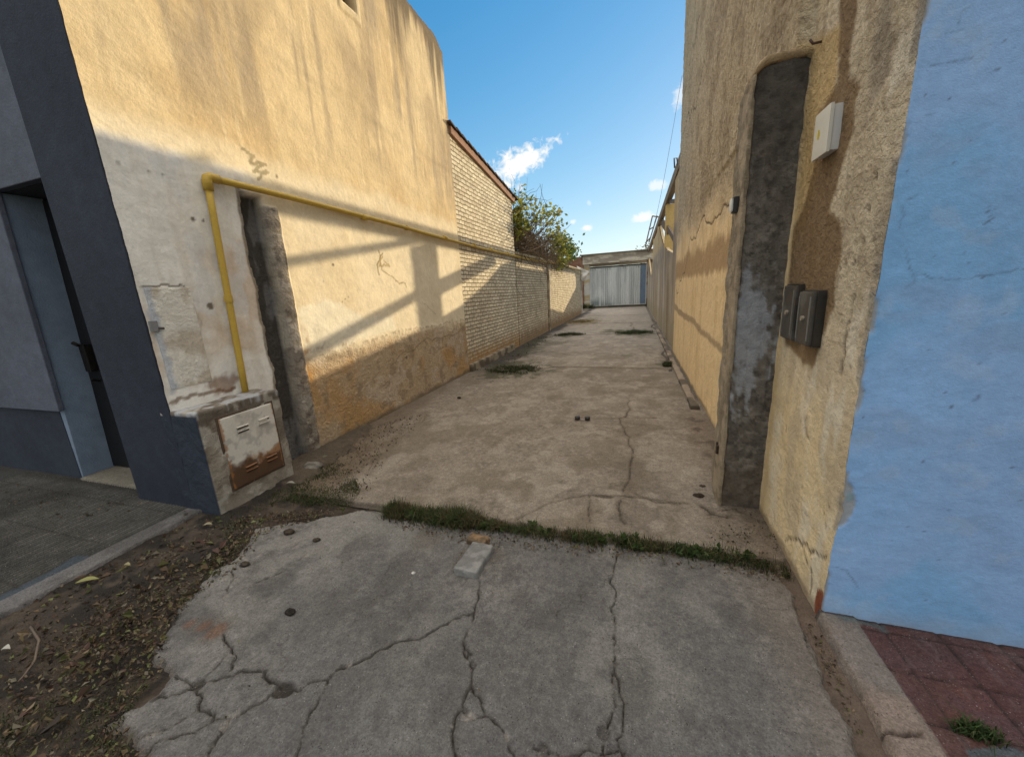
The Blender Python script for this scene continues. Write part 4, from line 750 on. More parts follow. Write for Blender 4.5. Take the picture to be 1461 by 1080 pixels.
c = mixc(c, (.175, .165, .16), edge*.9); c = mixc(c, (.11, .103, .098), edge*ss(n2, .5, .62)*.8); c = mixc(c, (.05, .045, .04), ss(y-1.80+.12*(n2-.5), 0, .08)*.75)
c = mixc(c, (.05, .045, .04), ss(.05-np.hypot(x+4.2, (y-1.72)*.6)+.12*(n2-.5), -.01, .04)*.7)
h = .042+.010*rib*(1-bl)-.008*jt+.008*(n1-.5)+.005*(n2-.5)-.08*ss(x+3.305+.03*(n2-.5)+.015*(n3-.5), 0, .014)
kind(mesh('pavement', np.stack([x, y, h], 1), Q, M_conc, None, c), 'structure')
# right pavement of red tiles, plain concrete border
xs = grow(.82, 4.5, .0085, .01); ys = np.concatenate([lins(-1.6, .7, .05)[:-1], lins(.7, 1.86, .0085)]); x, y, Q = uvgrid(xs, ys); P = np.stack([x, y], 1)
n1 = fbm(x, y, 1.4, 5, 551); n2 = fbm(x, y, 6, 5, 553); n3 = fbm(x, y, 28, 4, 555)
bord = ss(.995+.012*(n2-.5)-x, -.003, .004)
jx = np.abs((x-1.085)/.20-np.round((x-1.085)/.20))*.20; jy = np.abs((y-1.60)/.20-np.round((y-1.60)/.20))*.20; jt = ss(.0045-np.minimum(jx, jy)+.004*(n3-.5), -.002, .003)*(1-bord)
tl = _hash(np.floor((x-.985)/.2), np.floor((y-1.5)/.2), 5)
c = np.tile(A(.128, .056, .050), (len(x), 1)); c = mixc(c, (.10, .062, .066), tl*.6); c = mixc(c, (.13, .058, .045), ss(n2, .5, .64)*.7); c = mixc(c, (.09, .052, .05), ss(n1, .48, .6)*.6); c = mixc(c, (.05, .035, .03), jt*.9)
c = mixc(c, (.17, .12, .115), ss(fbm(x*1.6, y*.6, 16, 4, 557), .62, .70)*.4)
c = mixc(c, (.25, .195, .16), bord); c = mixc(c, (.18, .16, .145), bord*ss(fbm(x, y, 3, 4, 559), .48, .6)*.8); c = mixc(c, (.19, .155, .13), bord*ss(n2, .56, .66)*.6)
gr_ = sd_poly(P, Gs([(1185, 878), (1215, 880), (1262, 892), (1270, 905), (1240, 893), (1205, 890)], .03)); c = mixc(c, (.10, .13, .13), ss(gr_+.02*(n2-.5), 0, .01)*.7)
tq = sd_poly(P, Gs([(1375, 1068), (1440, 1062), (1500, 1090), (1400, 1110)], .03)); c = mixc(c, (.10, .12, .13), ss(tq, 0, .004)*.9)
c = mixc(c, (.045, .035, .035), ss(y-1.835+.02*(n2-.5), 0, .012)*.8)
dep = np.zeros(len(x))
for i, (pl, w) in enumerate([([(1225, 1042), (1240, 1052), (1262, 1046), (1290, 1052), (1312, 1048)], .006), ([(1232, 1048), (1238, 1065), (1252, 1085)], .006), ([(1250, 950), (1300, 956), (1345, 968), (1430, 985)], .002)]):
    idx, d = near_poly(P, jag(Gs(pl, .03), 4, .12, 800+i), .06); m = ss(w+.005*(n3[idx]-.5)-d, -.003, .004); c[idx] = mixc(c[idx], (.05, .035, .03), m*.9); dep[idx] = np.maximum(dep[idx], m)
ex = .845+.03*(fbm(y, y*0, 7, 4, 561)-.5)+.012*(n3-.5)
h = .030+.008*(n1-.5)+.006*(n2-.5)+.003*(n3-.5)-.006*jt-.02*dep+.012*bord-.09*ss(ex-x, -.008, .012)
kind(mesh('pavement', np.stack([x, y, h], 1), Q, M_conc, None, c), 'structure')

# ================================================================ PLANTS
class Leafy:
    def __init__(s): s.V = []; s.F3 = []; s.C = []; s.n = 0
    def quads(s, V, C):                    # V (n, 4, 3) , C (n, 3)
        n = len(V); s.V.append(V.reshape(-1, 3)); s.C.append(np.repeat(C, 4, 0)); b = s.n+np.arange(n)[:, None]*4
        s.F3.append(np.concatenate([b+np.array([[0, 1, 2]]), b+np.array([[0, 2, 3]])])); s.n += 4*n
    def build(s, name, mat, parent=None):
        return mesh(name, np.vstack(s.V), np.vstack(s.F3), mat, parent, np.clip(np.vstack(s.C), 0, 1), False)
def rot_dirs(n, up=.5):
    a = RNG.uniform(0, 2*math.pi, n); e = RNG.normal(up, .5, n); return np.stack([np.cos(a)*np.cos(e), np.sin(a)*np.cos(e), np.sin(e)], 1)
def leaves(L, P, size, cols, up=.2, fold=.25):
    n = len(P); d = rot_dirs(n, up); s_ = np.cross(d, rot_dirs(n, 0)); s_ /= np.maximum(np.linalg.norm(s_, axis=1, keepdims=True), 1e-6)
    nn = np.cross(d, s_); sz = np.asarray(size)*RNG.uniform(.6, 1.3, n); sz = sz[:, None]
    V = np.stack([P, P+d*sz*.5+s_*sz*.32+nn*sz*fold*.4, P+d*sz, P+d*sz*.5-s_*sz*.32+nn*sz*fold*.4], 1)
    L.quads(V, cols)
def pal(n, cols, j=.25):
    c = np.array(cols)[RNG.integers(0, len(cols), n)]; return c*RNG.uniform(1-j, 1+j, (n, 1))
def blades(L, P, hgt, w, cols, lean=.45):
    n = len(P); a = RNG.uniform(0, 2*math.pi, n); l = np.abs(RNG.normal(0, lean, n)); h = hgt*RNG.uniform(.45, 1.25, n)
    d = np.stack([np.cos(a), np.sin(a), np.zeros(n)], 1); b = a+RNG.uniform(.6, 2.5, n); sd_ = np.stack([np.cos(b), np.sin(b), np.zeros(n)], 1)*w
    m = P+d*(l*h*.35)[:, None]+np.array([0, 0, 1])*(h*.6)[:, None]; t = P+d*(l*h*1.1)[:, None]+np.array([0, 0, 1])*(h*np.clip(1-.35*l, .3, 1))[:, None]
    L.quads(np.stack([P-sd_, P+sd_, m+sd_*.8, m-sd_*.8], 1), cols*.75); L.quads(np.stack([m-sd_*.8, m+sd_*.8, t+sd_*.08, t-sd_*.08], 1), cols)
GREEN = [(.028, .055, .014), (.038, .066, .016), (.022, .042, .012), (.055, .078, .022), (.065, .068, .026)]
def seam(n, a, b, wid, seed):              # points scattered along a ground line with clumps
    t = RNG.uniform(0, 1, n*3); cl = fbm(t*18, t*0, 1, 4, seed); t = t[cl > RNG.uniform(.25, .65, len(t))][:n]
    p = a+(b-a)*t[:, None]; return p+RNG.normal(0, 1, (len(p), 2))*np.array([wid, wid*.8]), t
L = Leafy()
line = Gs([(553, 731), (610, 738), (650, 744), (700, 752), (800, 766), (900, 776), (1000, 790), (1060, 800), (1125, 818)])
seg = np.linalg.norm(np.diff(line, axis=0), axis=1); cum = np.concatenate([[0], np.cumsum(seg)])/seg.sum()
def along(t): return np.stack([np.interp(t, cum, line[:, 0]), np.interp(t, cum, line[:, 1])], 1)
n = 24000; t = RNG.uniform(0, 1, n)**1.1; k = fbm(t*22, t*0, 1, 4, 901); keep = k > RNG.uniform(.20, .66, n)*np.where(t < .3, .72, 1+.18*ss(t, .5, .9)); t = t[keep]
P2 = along(t)+RNG.normal(0, 1, (len(t), 2))*np.stack([np.full(len(t), .01), np.where(t < .28, .040, .028)*(.6+.9*fbm(t*9, t*0, 1, 3, 903))], 1)
hh = np.where(t < .3, .085, .058-.016*ss(t, .5, .9))*(.6+.8*fbm(t*14, t*0, 1, 3, 905))
cols = pal(len(t), GREEN, .3); cols = np.where((RNG.uniform(0, 1, len(t)) < .20+.5*ss(fbm(t*26, t*0, 1, 3, 907), .5, .7))[:, None], pal(len(t), [(.12, .09, .045), (.085, .06, .03), (.06, .045, .025)], .3), cols)
blades(L, np.column_stack([P2, np.full(len(t), -.008)]), hh, .0021, cols, .55)
n = 420; t = RNG.uniform(0, 1, n); P2 = along(t)+RNG.normal(0, .03, (n, 2)); blades(L, np.column_stack([P2, np.full(n, -.005)]), .11, .0014, pal(n, [(.16, .125, .065), (.11, .10, .045)], .3), .7)
t = RNG.uniform(0, .95, 46); P2 = np.repeat(along(t)+RNG.normal(0, .028, (46, 2)), 9, 0); leaves(L, np.column_stack([P2+RNG.normal(0, .006, P2.shape), RNG.uniform(.0, .03, len(P2))]), .045, pal(len(P2), [(.045, .075, .02), (.06, .085, .03)], .3), .55)
o = L.build('grass_strip', M_grass); kind(o, 'stuff', 'dark green grass growing along the joint between the two concrete slabs', 'grass')
strip0 = np.vstack([Gs([(300, 745), (360, 735), (340, 810), (280, 850), (240, 900), (230, 960), (190, 1005), (170, 1040), (200, 1085)]), [[-1.8, .35], [-3.3, .35], [-3.28, 1.7]]])
L = Leafy()
poly = Gs([(285, 742), (330, 720), (400, 690), (440, 668), (478, 652), (500, 672), (515, 700), (500, 726), (440, 738), (370, 746), (325, 772)])
P2 = RNG.uniform(poly.min(0), poly.max(0), (26000, 2)); P2 = P2[in_poly(P2, poly)]; k = fbm(P2[:, 0], P2[:, 1], 4.5, 4, 911)+.18*ss(P2[:, 1], 1.85, 2.2); P2 = P2[k > RNG.uniform(.42, .74, len(P2))]
n = len(P2); blades(L, np.column_stack([P2, np.full(n, -.005)]), .030*(.5+fbm(P2[:, 0], P2[:, 1], 6, 3, 913)), .002, pal(n, GREEN+[(.11, .085, .04), (.07, .06, .03)], .3), .7)
o = L.build('weeds', M_grass); kind(o, 'stuff', 'low green weeds on the soil at the foot of the meter cabinet', 'weeds')
L = Leafy()
P2 = RNG.uniform(strip0.min(0), strip0.max(0), (16000, 2)); P2 = P2[in_poly(P2, strip0)]; k = fbm(P2[:, 0], P2[:, 1], 3.4, 4, 971); P2 = P2[k > RNG.uniform(.52, .66, len(P2))]
blades(L, np.column_stack([P2, np.full(len(P2), -.008)]), .022*(.5+fbm(P2[:, 0], P2[:, 1], 6, 3, 913)), .0022, pal(len(P2), [(.05, .06, .022), (.075, .075, .03), (.10, .085, .04), (.04, .05, .02)], .3), .9)
o = L.build('ground_cover', M_grass); kind(o, 'stuff', 'thin mossy green growth among the fallen leaves on the left', 'moss')
def tuft(name, label, px, py, n, rx, ry, hgt, cols, z=0.0, cat='weed'):
    q = G(px, py, z); L = Leafy(); r = np.sqrt(RNG.uniform(0, 1, n))*(.5+RNG.uniform(0, .6, n)); a = RNG.uniform(0, 2*math.pi, n)
    P_ = np.stack([q[0]+np.cos(a)*r*rx, q[1]+np.sin(a)*r*ry, np.full(n, z)], 1); k = fbm(P_[:, 0], P_[:, 1], 5, 3, px); P_ = P_[k > RNG.uniform(.3, .6, n)]
    blades(L, P_, hgt*(.5+fbm(P_[:, 0], P_[:, 1], 4, 3, 5)), .0022+.0003*q[1], pal(len(P_), cols, .3), .8)
    return tag(L.build(name, M_grass), label, cat, None)
DK = [(.035, .05, .016), (.05, .06, .02), (.07, .065, .03)]
tuft('weed_patch', 'broad dark weed patch by the left brick wall where the first joint ends', 733, 528, 3200, .60, .48, .05, DK)
tuft('weed_patch', 'green weed patch in the right half of the second joint across the alley', 905, 475, 2200, .65, .55, .09, [(.05, .075, .02), (.06, .08, .03)])
tuft('weed_patch', 'dark weed patch on the left half of the second joint across the alley', 812, 478, 1600, .6, .5, .07, DK)
tuft('weed_patch', 'yellowish dry weed patch on the alley floor before the garage', 830, 459, 900, .8, .9, .07, [(.18, .13, .05), (.12, .11, .04)])
tuft('weed_patch', 'small dark weed where the right wall kerb meets the first joint', 952, 522, 500, .10, .22, .08, DK)
tuft('weed_patch', 'dark weeds at the left foot of the corrugated gate', 838, 440, 700, .6, .4, .35, DK, .1)
tuft('grass_tuft', 'flat green grass tuft growing between the red pavement tiles', 1400, 1048, 420, .085, .035, .045, GREEN, .03, 'grass')
# fallen leaves
L = Leafy(); DRY = [(.085, .052, .03), (.11, .072, .036), (.06, .04, .025), (.13, .10, .05), (.08, .075, .03), (.075, .04, .03), (.042, .03, .022), (.05, .036, .026), (.15, .13, .09), (.13, .135, .05), (.17, .12, .07)]
def litter(poly, n, z, size, dens=.5, sc=3.0, seed=1):
    P_ = RNG.uniform(poly.min(0), poly.max(0), (n, 2)); P_ = P_[in_poly(P_, poly)]; k = fbm(P_[:, 0], P_[:, 1], sc, 4, seed); P_ = P_[k > RNG.uniform(dens-.25, dens+.2, len(P_))]
    n = len(P_); leaves(L, np.column_stack([P_, z+RNG.uniform(-.005, .012, n)]), np.full(n, size)*RNG.uniform(.4, 1.5, n), pal(n, DRY, .35), up=.12, fold=.5)
strip = np.vstack([Gs([(300, 745), (360, 735), (500, 725), (440, 745), (370, 765), (340, 810), (280, 850), (240, 900), (230, 960), (190, 1005), (170, 1040), (200, 1085)]), [[-1.8, .35], [-3.3, .35], [-3.28, 1.7]]])
litter(strip, 15000, .0, .016, .42, 3.2, 921); litter(strip, 5200, .006, .024, .47, 4.5, 923); litter(strip, 1000, .012, .036, .5, 3, 924); litter(strip, 260, .016, .055, .5, 2, 926)
litter(Gs([(455, 660), (480, 640), (560, 600), (620, 590), (560, 640), (520, 715), (500, 720), (470, 690)]), 3600, .012, .017, .46, 5, 925)
litter(Gs([(550, 735), (640, 755), (900, 785), (1120, 815), (1120, 830), (900, 800), (650, 775), (560, 752)]), 2600, .004, .016, .46, 6, 927)
litter(Gs([(1050, 700), (1100, 745), (1130, 830), (1060, 805), (1000, 785)]), 900, .004, .014, .5, 6, 929)
litter(Gs([(1165, 890), (1200, 960), (1240, 1050), (1215, 1040), (1180, 960), (1150, 890)]), 500, -.01, .012, .5, 6, 931)
litter(Gs([(250, 800), (520, 740), (1100, 820), (1150, 950), (900, 1070), (300, 1070)]), 420, .006, .011, .5, 2, 933)
litter(Gs([(0, 690), (300, 735), (250, 745), (60, 740), (0, 720)], .045), 500, .05, .02, .55, 6, 935)
litter(np.array([[-3.3, 7.3], [-2.7, 7.3], [-2.75, 14], [-3.3, 14]]), 1500, .012, .03, .5, 2, 937)
o = L.build('fallen_leaves', M_dry); kind(o, 'stuff', 'brown and yellow fallen leaves scattered over the soil strip and slabs', 'leaves')

# ---- brambles and bushes over the yard wall
def twig_path(p, d, n, step, wob):
    pts = [np.array(p, float)]; d = np.array(d, float)
    for i in range(n):
        d = d+RNG.normal(0, wob, 3); d /= np.linalg.norm(d); pts.append(pts[-1]+d*step)
    return pts
br_t = thing('bramble', 'brown tangle of bare vine stems with yellow-green leaves beside the brick gable', 'vine', (LX-.1, 13, 2.75))
st_, lf = MB(), Leafy(); tips = []
for i in range(700):
    yv = 11.05+8.0*RNG.beta(1.1, 1.7); top_ = max(.3, 2.0*(1-(yv-11.2)/8.6)**.9)
    p0 = (LX-.22+RNG.uniform(-.5, .28), yv, 2.72+RNG.uniform(0, .35*top_)); n = int(RNG.integers(5, 9))
    pts = twig_path(p0, (RNG.uniform(-.35, .6), RNG.uniform(-.4, .7), RNG.uniform(.1, 1.2)), n, top_*RNG.uniform(.08, .17)+.02, .38)
    r0 = RNG.uniform(.008, .018); col_ = (.11, .078, .05) if i % 3 else (.20, .15, .10)
    st_.tube(pts, [r0*(1-.75*k/n) for k in range(n+1)], 4, col_, False); tips += pts[n-3:] if RNG.uniform() < .5 else []
for i in range(170):                       # hanging dead stems
    yv = 11.1+RNG.uniform(0, 6.5); p0 = (LX+RNG.uniform(-.15, .16), yv, 2.85+RNG.uniform(0, 1.1)*(1-(yv-11)/8)); n = 7
    pts = twig_path(p0, (RNG.uniform(-.1, .25), RNG.uniform(-.3, .3), -1), n, RNG.uniform(.06, .15), .28); st_.tube(pts, [.010*(1-.7*k/n) for k in range(n+1)], 4, (.16, .115, .075), False)
st_.build('stems', surf('dry_vine_bark', rough=.9, bump=()), br_t)['kind'] = 'stuff'
YG = [(.26, .28, .045), (.34, .32, .05), (.18, .22, .04), (.11, .15, .035), (.38, .32, .08)]
tips = np.array(tips)
tips = tips[tips[:, 2] > 3.3+.9*(1-(tips[:, 1]-11)/8)]; tips = tips[tips[:, 2] < 4.75-.2*(tips[:, 1]-11)]; sel = tips[RNG.integers(0, len(tips), 90)]
Pl = np.repeat(sel, 5, 0)+RNG.normal(0, .09, (90*5, 3)); leaves(lf, Pl, .12, pal(len(Pl), YG, .3), .1)
for (px, py, yy, r, n) in [(741, 308, 11.4, .24, 90), (747, 322, 11.3, .16, 60), (760, 288, 13.5, .20, 34), (768, 312, 13.5, .28, 60), (778, 302, 14.5, .26, 50), (794, 304, 16, .20, 46), (796, 322, 16, .22, 46), (722, 316, 11.3, .22, 30), (733, 330, 11.3, .2, 30), (786, 318, 15, .2, 30)]:
    q = WY(px, py, yy); P_ = np.array([q[0], yy, q[1]])+RNG.normal(0, r*.62, (n, 3)); P_[:, 0] = np.maximum(P_[:, 0], LX+.03) if yy < 11.35 else P_[:, 0]; leaves(lf, P_, .15, pal(n, YG, .3), .15)
lf.build('foliage', M_leaf, br_t)
bs_t = thing('bush', 'green bush with some yellow leaves growing over the wall near the garage', 'bush', (LX-.2, 19, 2.6))
st_, lf = MB(), Leafy()
for (px, py, yy, r, n, pl_) in [(795, 350, 17.5, .34, 240, 0), (806, 352, 18.5, .38, 260, 1), (815, 357, 19.5, .30, 200, 1), (800, 362, 18, .34, 200, 0), (812, 363, 20, .34, 220, 1), (790, 340, 17, .30, 110, 0), (801, 343, 18.5, .28, 130, 1), (791, 376, 17, .2, 36, 0), (797, 382, 17.5, .18, 26, 0), (797, 370, 17.2, .2, 50, 0), (806, 377, 18.5, .16, 24, 0)]:
    q = WY(px, py, yy); ctr = np.array([q[0], yy, q[1]]); P_ = ctr+RNG.normal(0, r*.6, (n, 3)); P_[:, 0] = np.where(P_[:, 2] < 2.85, np.maximum(P_[:, 0], LX+.03), P_[:, 0])
    leaves(lf, P_, .16, pal(n, YG if pl_ == 0 else [(.07, .13, .04), (.10, .17, .06), (.06, .10, .04), (.18, .20, .045)], .3), .15)
    st_.tube(twig_path((LX-.2+RNG.uniform(-.2, .1), yy-.3, 2.5), ctr-np.array([LX-.2, yy-.3, 2.5])+1e-3, 5, .2*np.linalg.norm(ctr-np.array([LX-.2, yy-.3, 2.5]))+.02, .15), [.02, .018, .015, .012, .008, .005], 5, (.10, .075, .05), False)
st_.build('stems', surf('bush_bark', rough=.9, bump=()), bs_t)['kind'] = 'stuff'; lf.build('foliage', M_leaf, bs_t)
tr = thing('tree', 'small bare-looking tree far behind the garage roof beside the right wall', 'tree', (1.5, 46, 0))
st_, lf = MB(), Leafy(); st_.tube([(1.5, 46, -.1), (1.45, 46, 2), (1.5, 46, 4.2)], [.16, .13, .09], 7, (.12, .09, .07))
for i in range(26):
    pts = twig_path((1.5, 46, 3.2+RNG.uniform(0, 1)), rot_dirs(1, .7)[0], 6, .35, .25); st_.tube(pts, [.05, .04, .03, .022, .014, .008, .005], 5, (.13, .10, .08), False)
    P_ = np.array(pts[3:])[RNG.integers(0, 4, 26)]+RNG.normal(0, .22, (26, 3)); leaves(lf, P_, .2, pal(26, [(.12, .12, .06), (.16, .14, .08)], .3), .1)
st_.build('trunk', surf('tree_bark', rough=.9, bump=()), tr); lf.build('crown', M_leaf, tr)

# ================================================================ SMALL THINGS ON THE GROUND
q = np.array([G(655, 820), G(690, 824), G(697, 784), G(667, 782)]).mean(0)
def place(o, loc, rz):
    o.matrix_world = Matrix.Translation(Vector(loc)) @ Matrix.Rotation(rz, 4, 'Z')
o = rbox('stone_block', (-.075, -.13, -.06), (.075, .13, .045), .008, M_cast, None, .014, lambda p, n: mixc(np.tile(A(.225, .22, .21), (len(p), 1)), (.15, .145, .14), ss(fbm(p[:, 0], p[:, 1], 14, 4, 3), .46, .6)), .005, 20)
place(o, (q[0], q[1], 0), -.05); tag(o, 'grey rectangular stone block set in the concrete in front of the grass joint', 'stone block')
q2 = G(682, 775)
o = rbox('brick_piece', (-.07, -.04, -.03), (.07, .04, .035), .008, M_cast, None, .012, lambda p, n: mixc(np.tile(A(.23, .145, .08), (len(p), 1)), (.11, .08, .05), ss(fbm(p[:, 0], p[:, 1], 14, 4, 3), .46, .6)), .006, 20)
place(o, (q2[0], q2[1], .01), -.12); tag(o, 'small brown brick piece between the stone block and the grass', 'brick')
gs = thing('gate_stop', 'rusty iron gate stop with two holes set in the middle of the alley slab', 'gate stop', (*G(831, 600), .005))
b = MB(); q = G(831, 600); b.box(q[0]-.10, q[0]+.10, q[1]-.022, q[1]+.022, .002, .016, (.20, .16, .12)); b.build('plate', M_metal, gs, bevel=.003)
for s in (-1, 1):
    b = MB(); b.tube([(q[0]+s*.062, q[1], .014), (q[0]+s*.062, q[1], .05)], .034, 12, (.018, .015, .013)); b.build('socket', M_metal, gs, True)
def clod(px, py, s, label, colr, seed, cat='clod', z=0.0, name='soil_clod', flat=.5):
    q = G(px, py, z); th, ph = np.meshgrid(np.linspace(0, 2*math.pi, 15)[:-1], np.linspace(.02, math.pi-.02, 9), indexing='ij'); th, ph = th.ravel(), ph.ravel()
    d = np.stack([np.cos(th)*np.sin(ph), np.sin(th)*np.sin(ph), np.cos(ph)], 1); r = s*(.55+.9*fbm(d[:, 0]*1.7+d[:, 2], d[:, 1]*1.7-d[:, 2], 1.1, 4, seed))
    Pp = d*r[:, None]*np.array([1.25, .9, flat])+np.array([q[0], q[1], z+s*.25]); i = np.arange(14)[:, None]*9+np.arange(8)[None]; j = (np.arange(14)[:, None]+1) % 14*9+np.arange(8)[None]
    F = np.stack([i, j, j+1, i+1], -1).reshape(-1, 4); c = mixc(np.tile(A(*colr), (len(Pp), 1)), tuple(k*.5 for k in colr), ss(fbm(d[:, 0], d[:, 1], 3, 3, seed), .45, .6))
    return tag(mesh(name, Pp, F, M_cast, None, c), label, cat)
clod(413, 760, .032, 'dark soil clod with a pale chip on the apron near the cabinet weeds', (.06, .045, .032), 3)
clod(414, 874, .023, 'small black clod lying alone on the grey apron concrete', (.03, .025, .02), 5)
clod(350, 806, .028, 'dark tuft of soil at the ragged left edge of the apron', (.06, .048, .036), 8)
clod(452, 771, .022, 'thin dark crumb just right of the clod with a pale chip', (.055, .042, .03), 9)
clod(996, 708, .03, 'dark earth lump in the dirt left of the gate pillar foot', (.05, .035, .026), 10)
clod(1002, 694, .018, 'smaller brown earth lump behind the dark one near the pillar foot', (.085, .06, .045), 12)
clod(590, 818, .011, 'tiny white pebble on the apron left of the stone block', (.62, .6, .56), 14, 'pebble', 0, 'pebble', .8)
clod(395, 690, .055, 'pale round stone in the weeds at the foot of the meter cabinet', (.24, .22, .19), 15, 'stone', 0, 'stone', .6)
clod(447, 668, .085, 'broken grey rubble lump at the foot of the torn pillar groove', (.24, .22, .19), 17, 'rubble', 0, 'rubble', .45)
clod(462, 655, .055, 'smaller mossy rubble lump behind the grey one by the pillar groove', (.15, .155, .11), 19, 'rubble', 0, 'rubble', .5)
clod(655, 568, .03, 'small dark clod on the slab near the cream wall foot', (.05, .038, .028), 21)
q = [G(a, b_, .02) for a, b_ in zz([(120, 585), (155, 640), (135, 710), (95, 770), (75, 800)], 0, 680, 2.7)]
b = MB(); b.tube([(p_[0], p_[1], .03+.008*math.sin(i*2)) for i, p_ in enumerate(q)], [.006, .0055, .005, .004, .002], 6, (.13, .10, .075)); tag(b.build('twig', M_wood, None, True), 'thin bent dry twig lying on the leaf litter', 'twig')
def big_leaf(px, py, ln, w, ang, colr, label):
    q = G(px, py, .02); us = np.linspace(0, 1, 9); V = []; F = []
    for i, u in enumerate(us):
        ww = w*math.sin(math.pi*u**.8)*.5; cx, sx = math.cos(ang), math.sin(ang); px0 = (u-.5)*ln; zc = .03+.015*math.sin(3*u)
        for k in (-1, 0, 1): V.append((q[0]+px0*cx-k*ww*sx, q[1]+px0*sx+k*ww*cx, zc+abs(k)*.008))
    for i in range(8):
        for k in (0, 1): F.append((i*3+k, i*3+k+1, (i+1)*3+k+1, (i+1)*3+k))
    tag(mesh('leaf', V, F, M_dry, None, np.tile(A(*colr), (len(V), 1))), label, 'leaf')
big_leaf(126, 832, .13, .045, .5, (.24, .23, .08), 'long yellow-green fallen leaf beside the left pavement edge')
big_leaf(297, 752, .075, .035, .4, (.26, .22, .14), 'pale tan fallen leaf on dark soil below the blue pilaster')
big_leaf(415, 692, .10, .035, .15, (.32, .31, .26), 'pale grey fallen leaf in the weeds under the cabinet door')
big_leaf(182, 810, .06, .03, .2, (.27, .23, .12), 'small pale leaf on soil further along the pavement edge')
big_leaf(10, 930, .05, .03, .3, (.40, .38, .33), 'whitish fallen leaf at the left edge of the leaf litter')
# ================================================================ WORLD, SUN, CAMERA
KH, TAN = 1.85, .1754
sd_ = np.array([1/math.hypot(1, KH), KH/math.hypot(1, KH), TAN]); el = math.atan(TAN); az = math.atan2(sd_[0], sd_[1])
w = bpy.data.worlds.new('World'); SC.world = w; w.use_nodes = True; nt = w.node_tree; bg = nt.nodes['Background']
sky = nt.nodes.new('ShaderNodeTexSky'); sky.sky_type = 'NISHITA'; sky.sun_disc = False; sky.sun_elevation = el; sky.sun_rotation = az
sky.air_density = 1.0; sky.dust_density = SKY_DUST; sky.ozone_density = SKY_OZONE
tc = nt.nodes.new('ShaderNodeTexCoord')
def vdot(v):
    n = nt.nodes.new('ShaderNodeVectorMath'); n.operation = 'DOT_PRODUCT'; nt.links.new(tc.outputs['Generated'], n.inputs[0]); n.inputs[1].default_value = tuple(v); return n.outputs['Value']
cl = None
def cloud(pa, pb, wid, dens, seed, taper=0.0, sc=60):
    """a wisp of cloud between two directions of the sky"""
    global cl
    a, b_ = ray(*pa), ray(*pb); a /= np.linalg.norm(a); b_ /= np.linalg.norm(b_); ctr = a+b_; ctr /= np.linalg.norm(ctr)
    u = b_-a; hl = np.linalg.norm(u)/2; u -= ctr*np.dot(u, ctr); u /= np.linalg.norm(u); v = np.cross(ctr, u)
    wn = wid/FPX*1.0
    s = nmath(nt, 'DIVIDE', vdot(u), hl*1.15); t = nmath(nt, 'DIVIDE', vdot(v), wn)
    nz = noise(nt, tc.outputs['Generated'], sc, 7, .62, dist=.6); nz2 = noise(nt, tc.outputs['Generated'], sc*.35, 4, .5)
    if taper: t = nmath(nt, 'DIVIDE', t, nmath(nt, 'MAXIMUM', nmath(nt, 'MULTIPLY_ADD', s, -taper, 1.0-taper*.15), .2))
    r = nmath(nt, 'SQRT', nmath(nt, 'ADD', nmath(nt, 'MULTIPLY', s, s), nmath(nt, 'MULTIPLY', t, t)))
    f = nmath(nt, 'ADD', nmath(nt, 'SUBTRACT', 1.0, r), nmath(nt, 'MULTIPLY_ADD', nz, 1.7, -.85)); f = nmath(nt, 'ADD', f, nmath(nt, 'MULTIPLY_ADD', nz2, 1.4, -.7))
    f = nmath(nt, 'MULTIPLY', ramp(nt, f, [(.08, 0), (.62, 1)]), dens)
    f = nmath(nt, 'MULTIPLY', f, ramp(nt, vdot(ctr), [(.90, 0), (.94, 1)]))
    cl = f if cl is None else nmath(nt, 'MAXIMUM', cl, f)
cloud((690, 262), (796, 203), 24, .95, 1, .45); cloud((735, 272), (750, 262), 8, .5, 2); cloud((828, 329), (846, 323), 6, .8, 3); cloud((813, 319), (823, 315), 4, .6, 4); cloud((900, 314), (936, 305), 7, .75, 5)
cloud((925, 267), (950, 262), 7, .6, 6); cloud((838, 291), (844, 288), 4, .3, 7); cloud((966, 160), (976, 118), 8, .5, 8)
OUT = SKY_STR*2**EXPO                      # radiance of one colour unit in the picture
def vscale(v, k):
    n = nt.nodes.new('ShaderNodeVectorMath'); n.operation = 'SCALE'; nt.links.new(v, n.inputs[0]); n.inputs['Scale'].default_value = k; return n.outputs[0]
def vop(op, a, b_):
    n = nt.nodes.new('ShaderNodeVectorMath'); n.operation = op
    for i, v in enumerate((a, b_)):
        if isinstance(v, tuple): n.inputs[i].default_value = v
        else: nt.links.new(v, n.inputs[i])
    return n.outputs[0]
den = vop('ADD', vscale(sky.outputs[0], SKY_B*OUT), (1, 1, 1))
skc = vscale(vop('DIVIDE', sky.outputs[0], den), SKY_A)      # soft shoulder near the sun
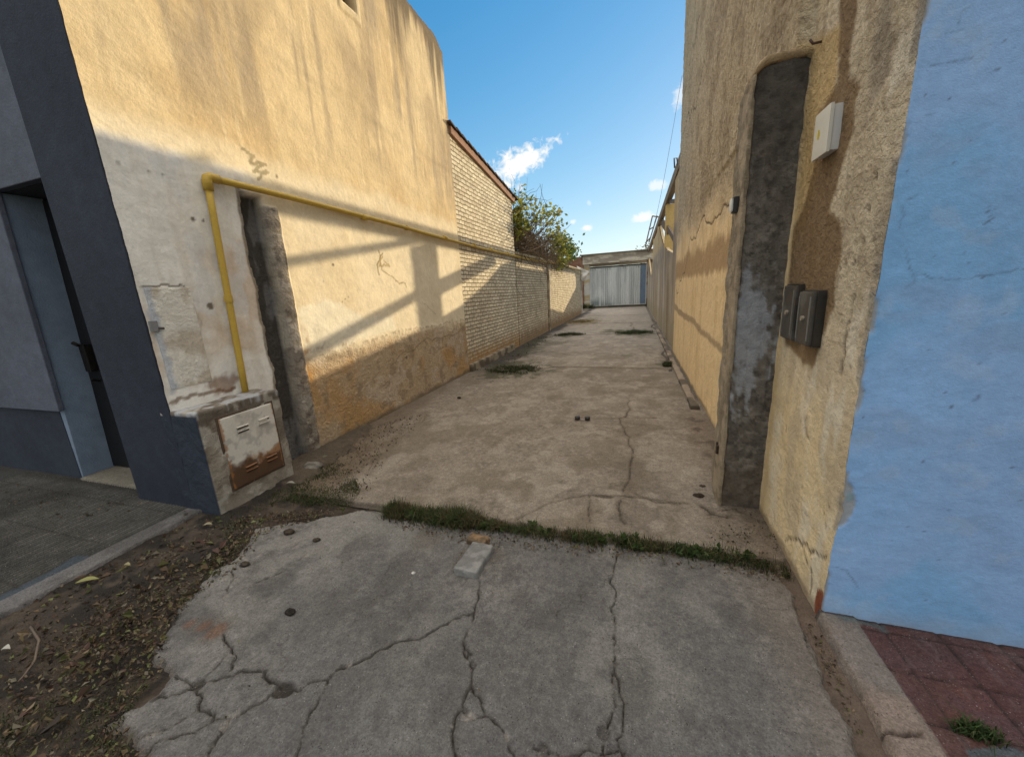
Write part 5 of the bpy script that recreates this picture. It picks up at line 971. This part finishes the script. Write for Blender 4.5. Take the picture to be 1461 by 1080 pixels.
hs = nt.nodes.new('ShaderNodeHueSaturation'); hs.inputs['Saturation'].default_value = SKY_SAT; hs.inputs['Value'].default_value = 1.0; nt.links.new(skc, hs.inputs['Color'])
skc = mixrgb(nt, 1.0, hs.outputs[0], SKY_TINT, 'MULTIPLY')
c = mixrgb(nt, cl, skc, tuple(k/OUT for k in CLOUD))
# bright broken cloud overhead and behind, out of view, added as fill light
nzb = noise(nt, tc.outputs['Generated'], 3.2, 6, .55, dist=.4)
up = vdot((0, 0, 1)); bk = vdot((0, -1, 0))
over = nmath(nt, 'MULTIPLY', ramp(nt, up, [(.66, 0), (.80, 1)]), ramp(nt, nzb, [(.30, .35), (.55, 1)]))
c = mixrgb(nt, over, c, tuple(k/OUT for k in FILL_OVER))
back = nmath(nt, 'MULTIPLY', nmath(nt, 'MULTIPLY', ramp(nt, bk, [(.05, 0), (.35, 1)]), ramp(nt, up, [(.0, 0), (.08, 1)])), ramp(nt, nzb, [(.35, .2), (.6, 1)]))
c = mixrgb(nt, back, c, tuple(k/OUT for k in FILL_BACK))
nt.links.new(c, bg.inputs['Color']); bg.inputs['Strength'].default_value = SKY_STR
sl = bpy.data.lights.new('sun', 'SUN'); sl.energy = SUN_E; sl.angle = math.radians(.5); sl.color = SUN_COL
so = bpy.data.objects.new('sun', sl); COL.objects.link(so); so.rotation_euler = Vector(tuple(sd_)).to_track_quat('Z', 'Y').to_euler()
cd = bpy.data.cameras.new('camera'); cam = bpy.data.objects.new('camera', cd); COL.objects.link(cam); SC.camera = cam
cd.sensor_fit = 'HORIZONTAL'; cd.sensor_width = 36; cd.lens = 36*FPX/W0; cd.clip_start = .02; cd.clip_end = 2000
M = Matrix.Identity(4)
for i in range(3):
    M[i][0] = RM[i, 0]; M[i][1] = -RM[i, 1]; M[i][2] = -RM[i, 2]
M[2][3] = EYE; cam.matrix_world = M
SC.view_settings.view_transform = 'Standard'; SC.view_settings.look = 'None'; SC.view_settings.exposure = EXPO; SC.view_settings.gamma = 1
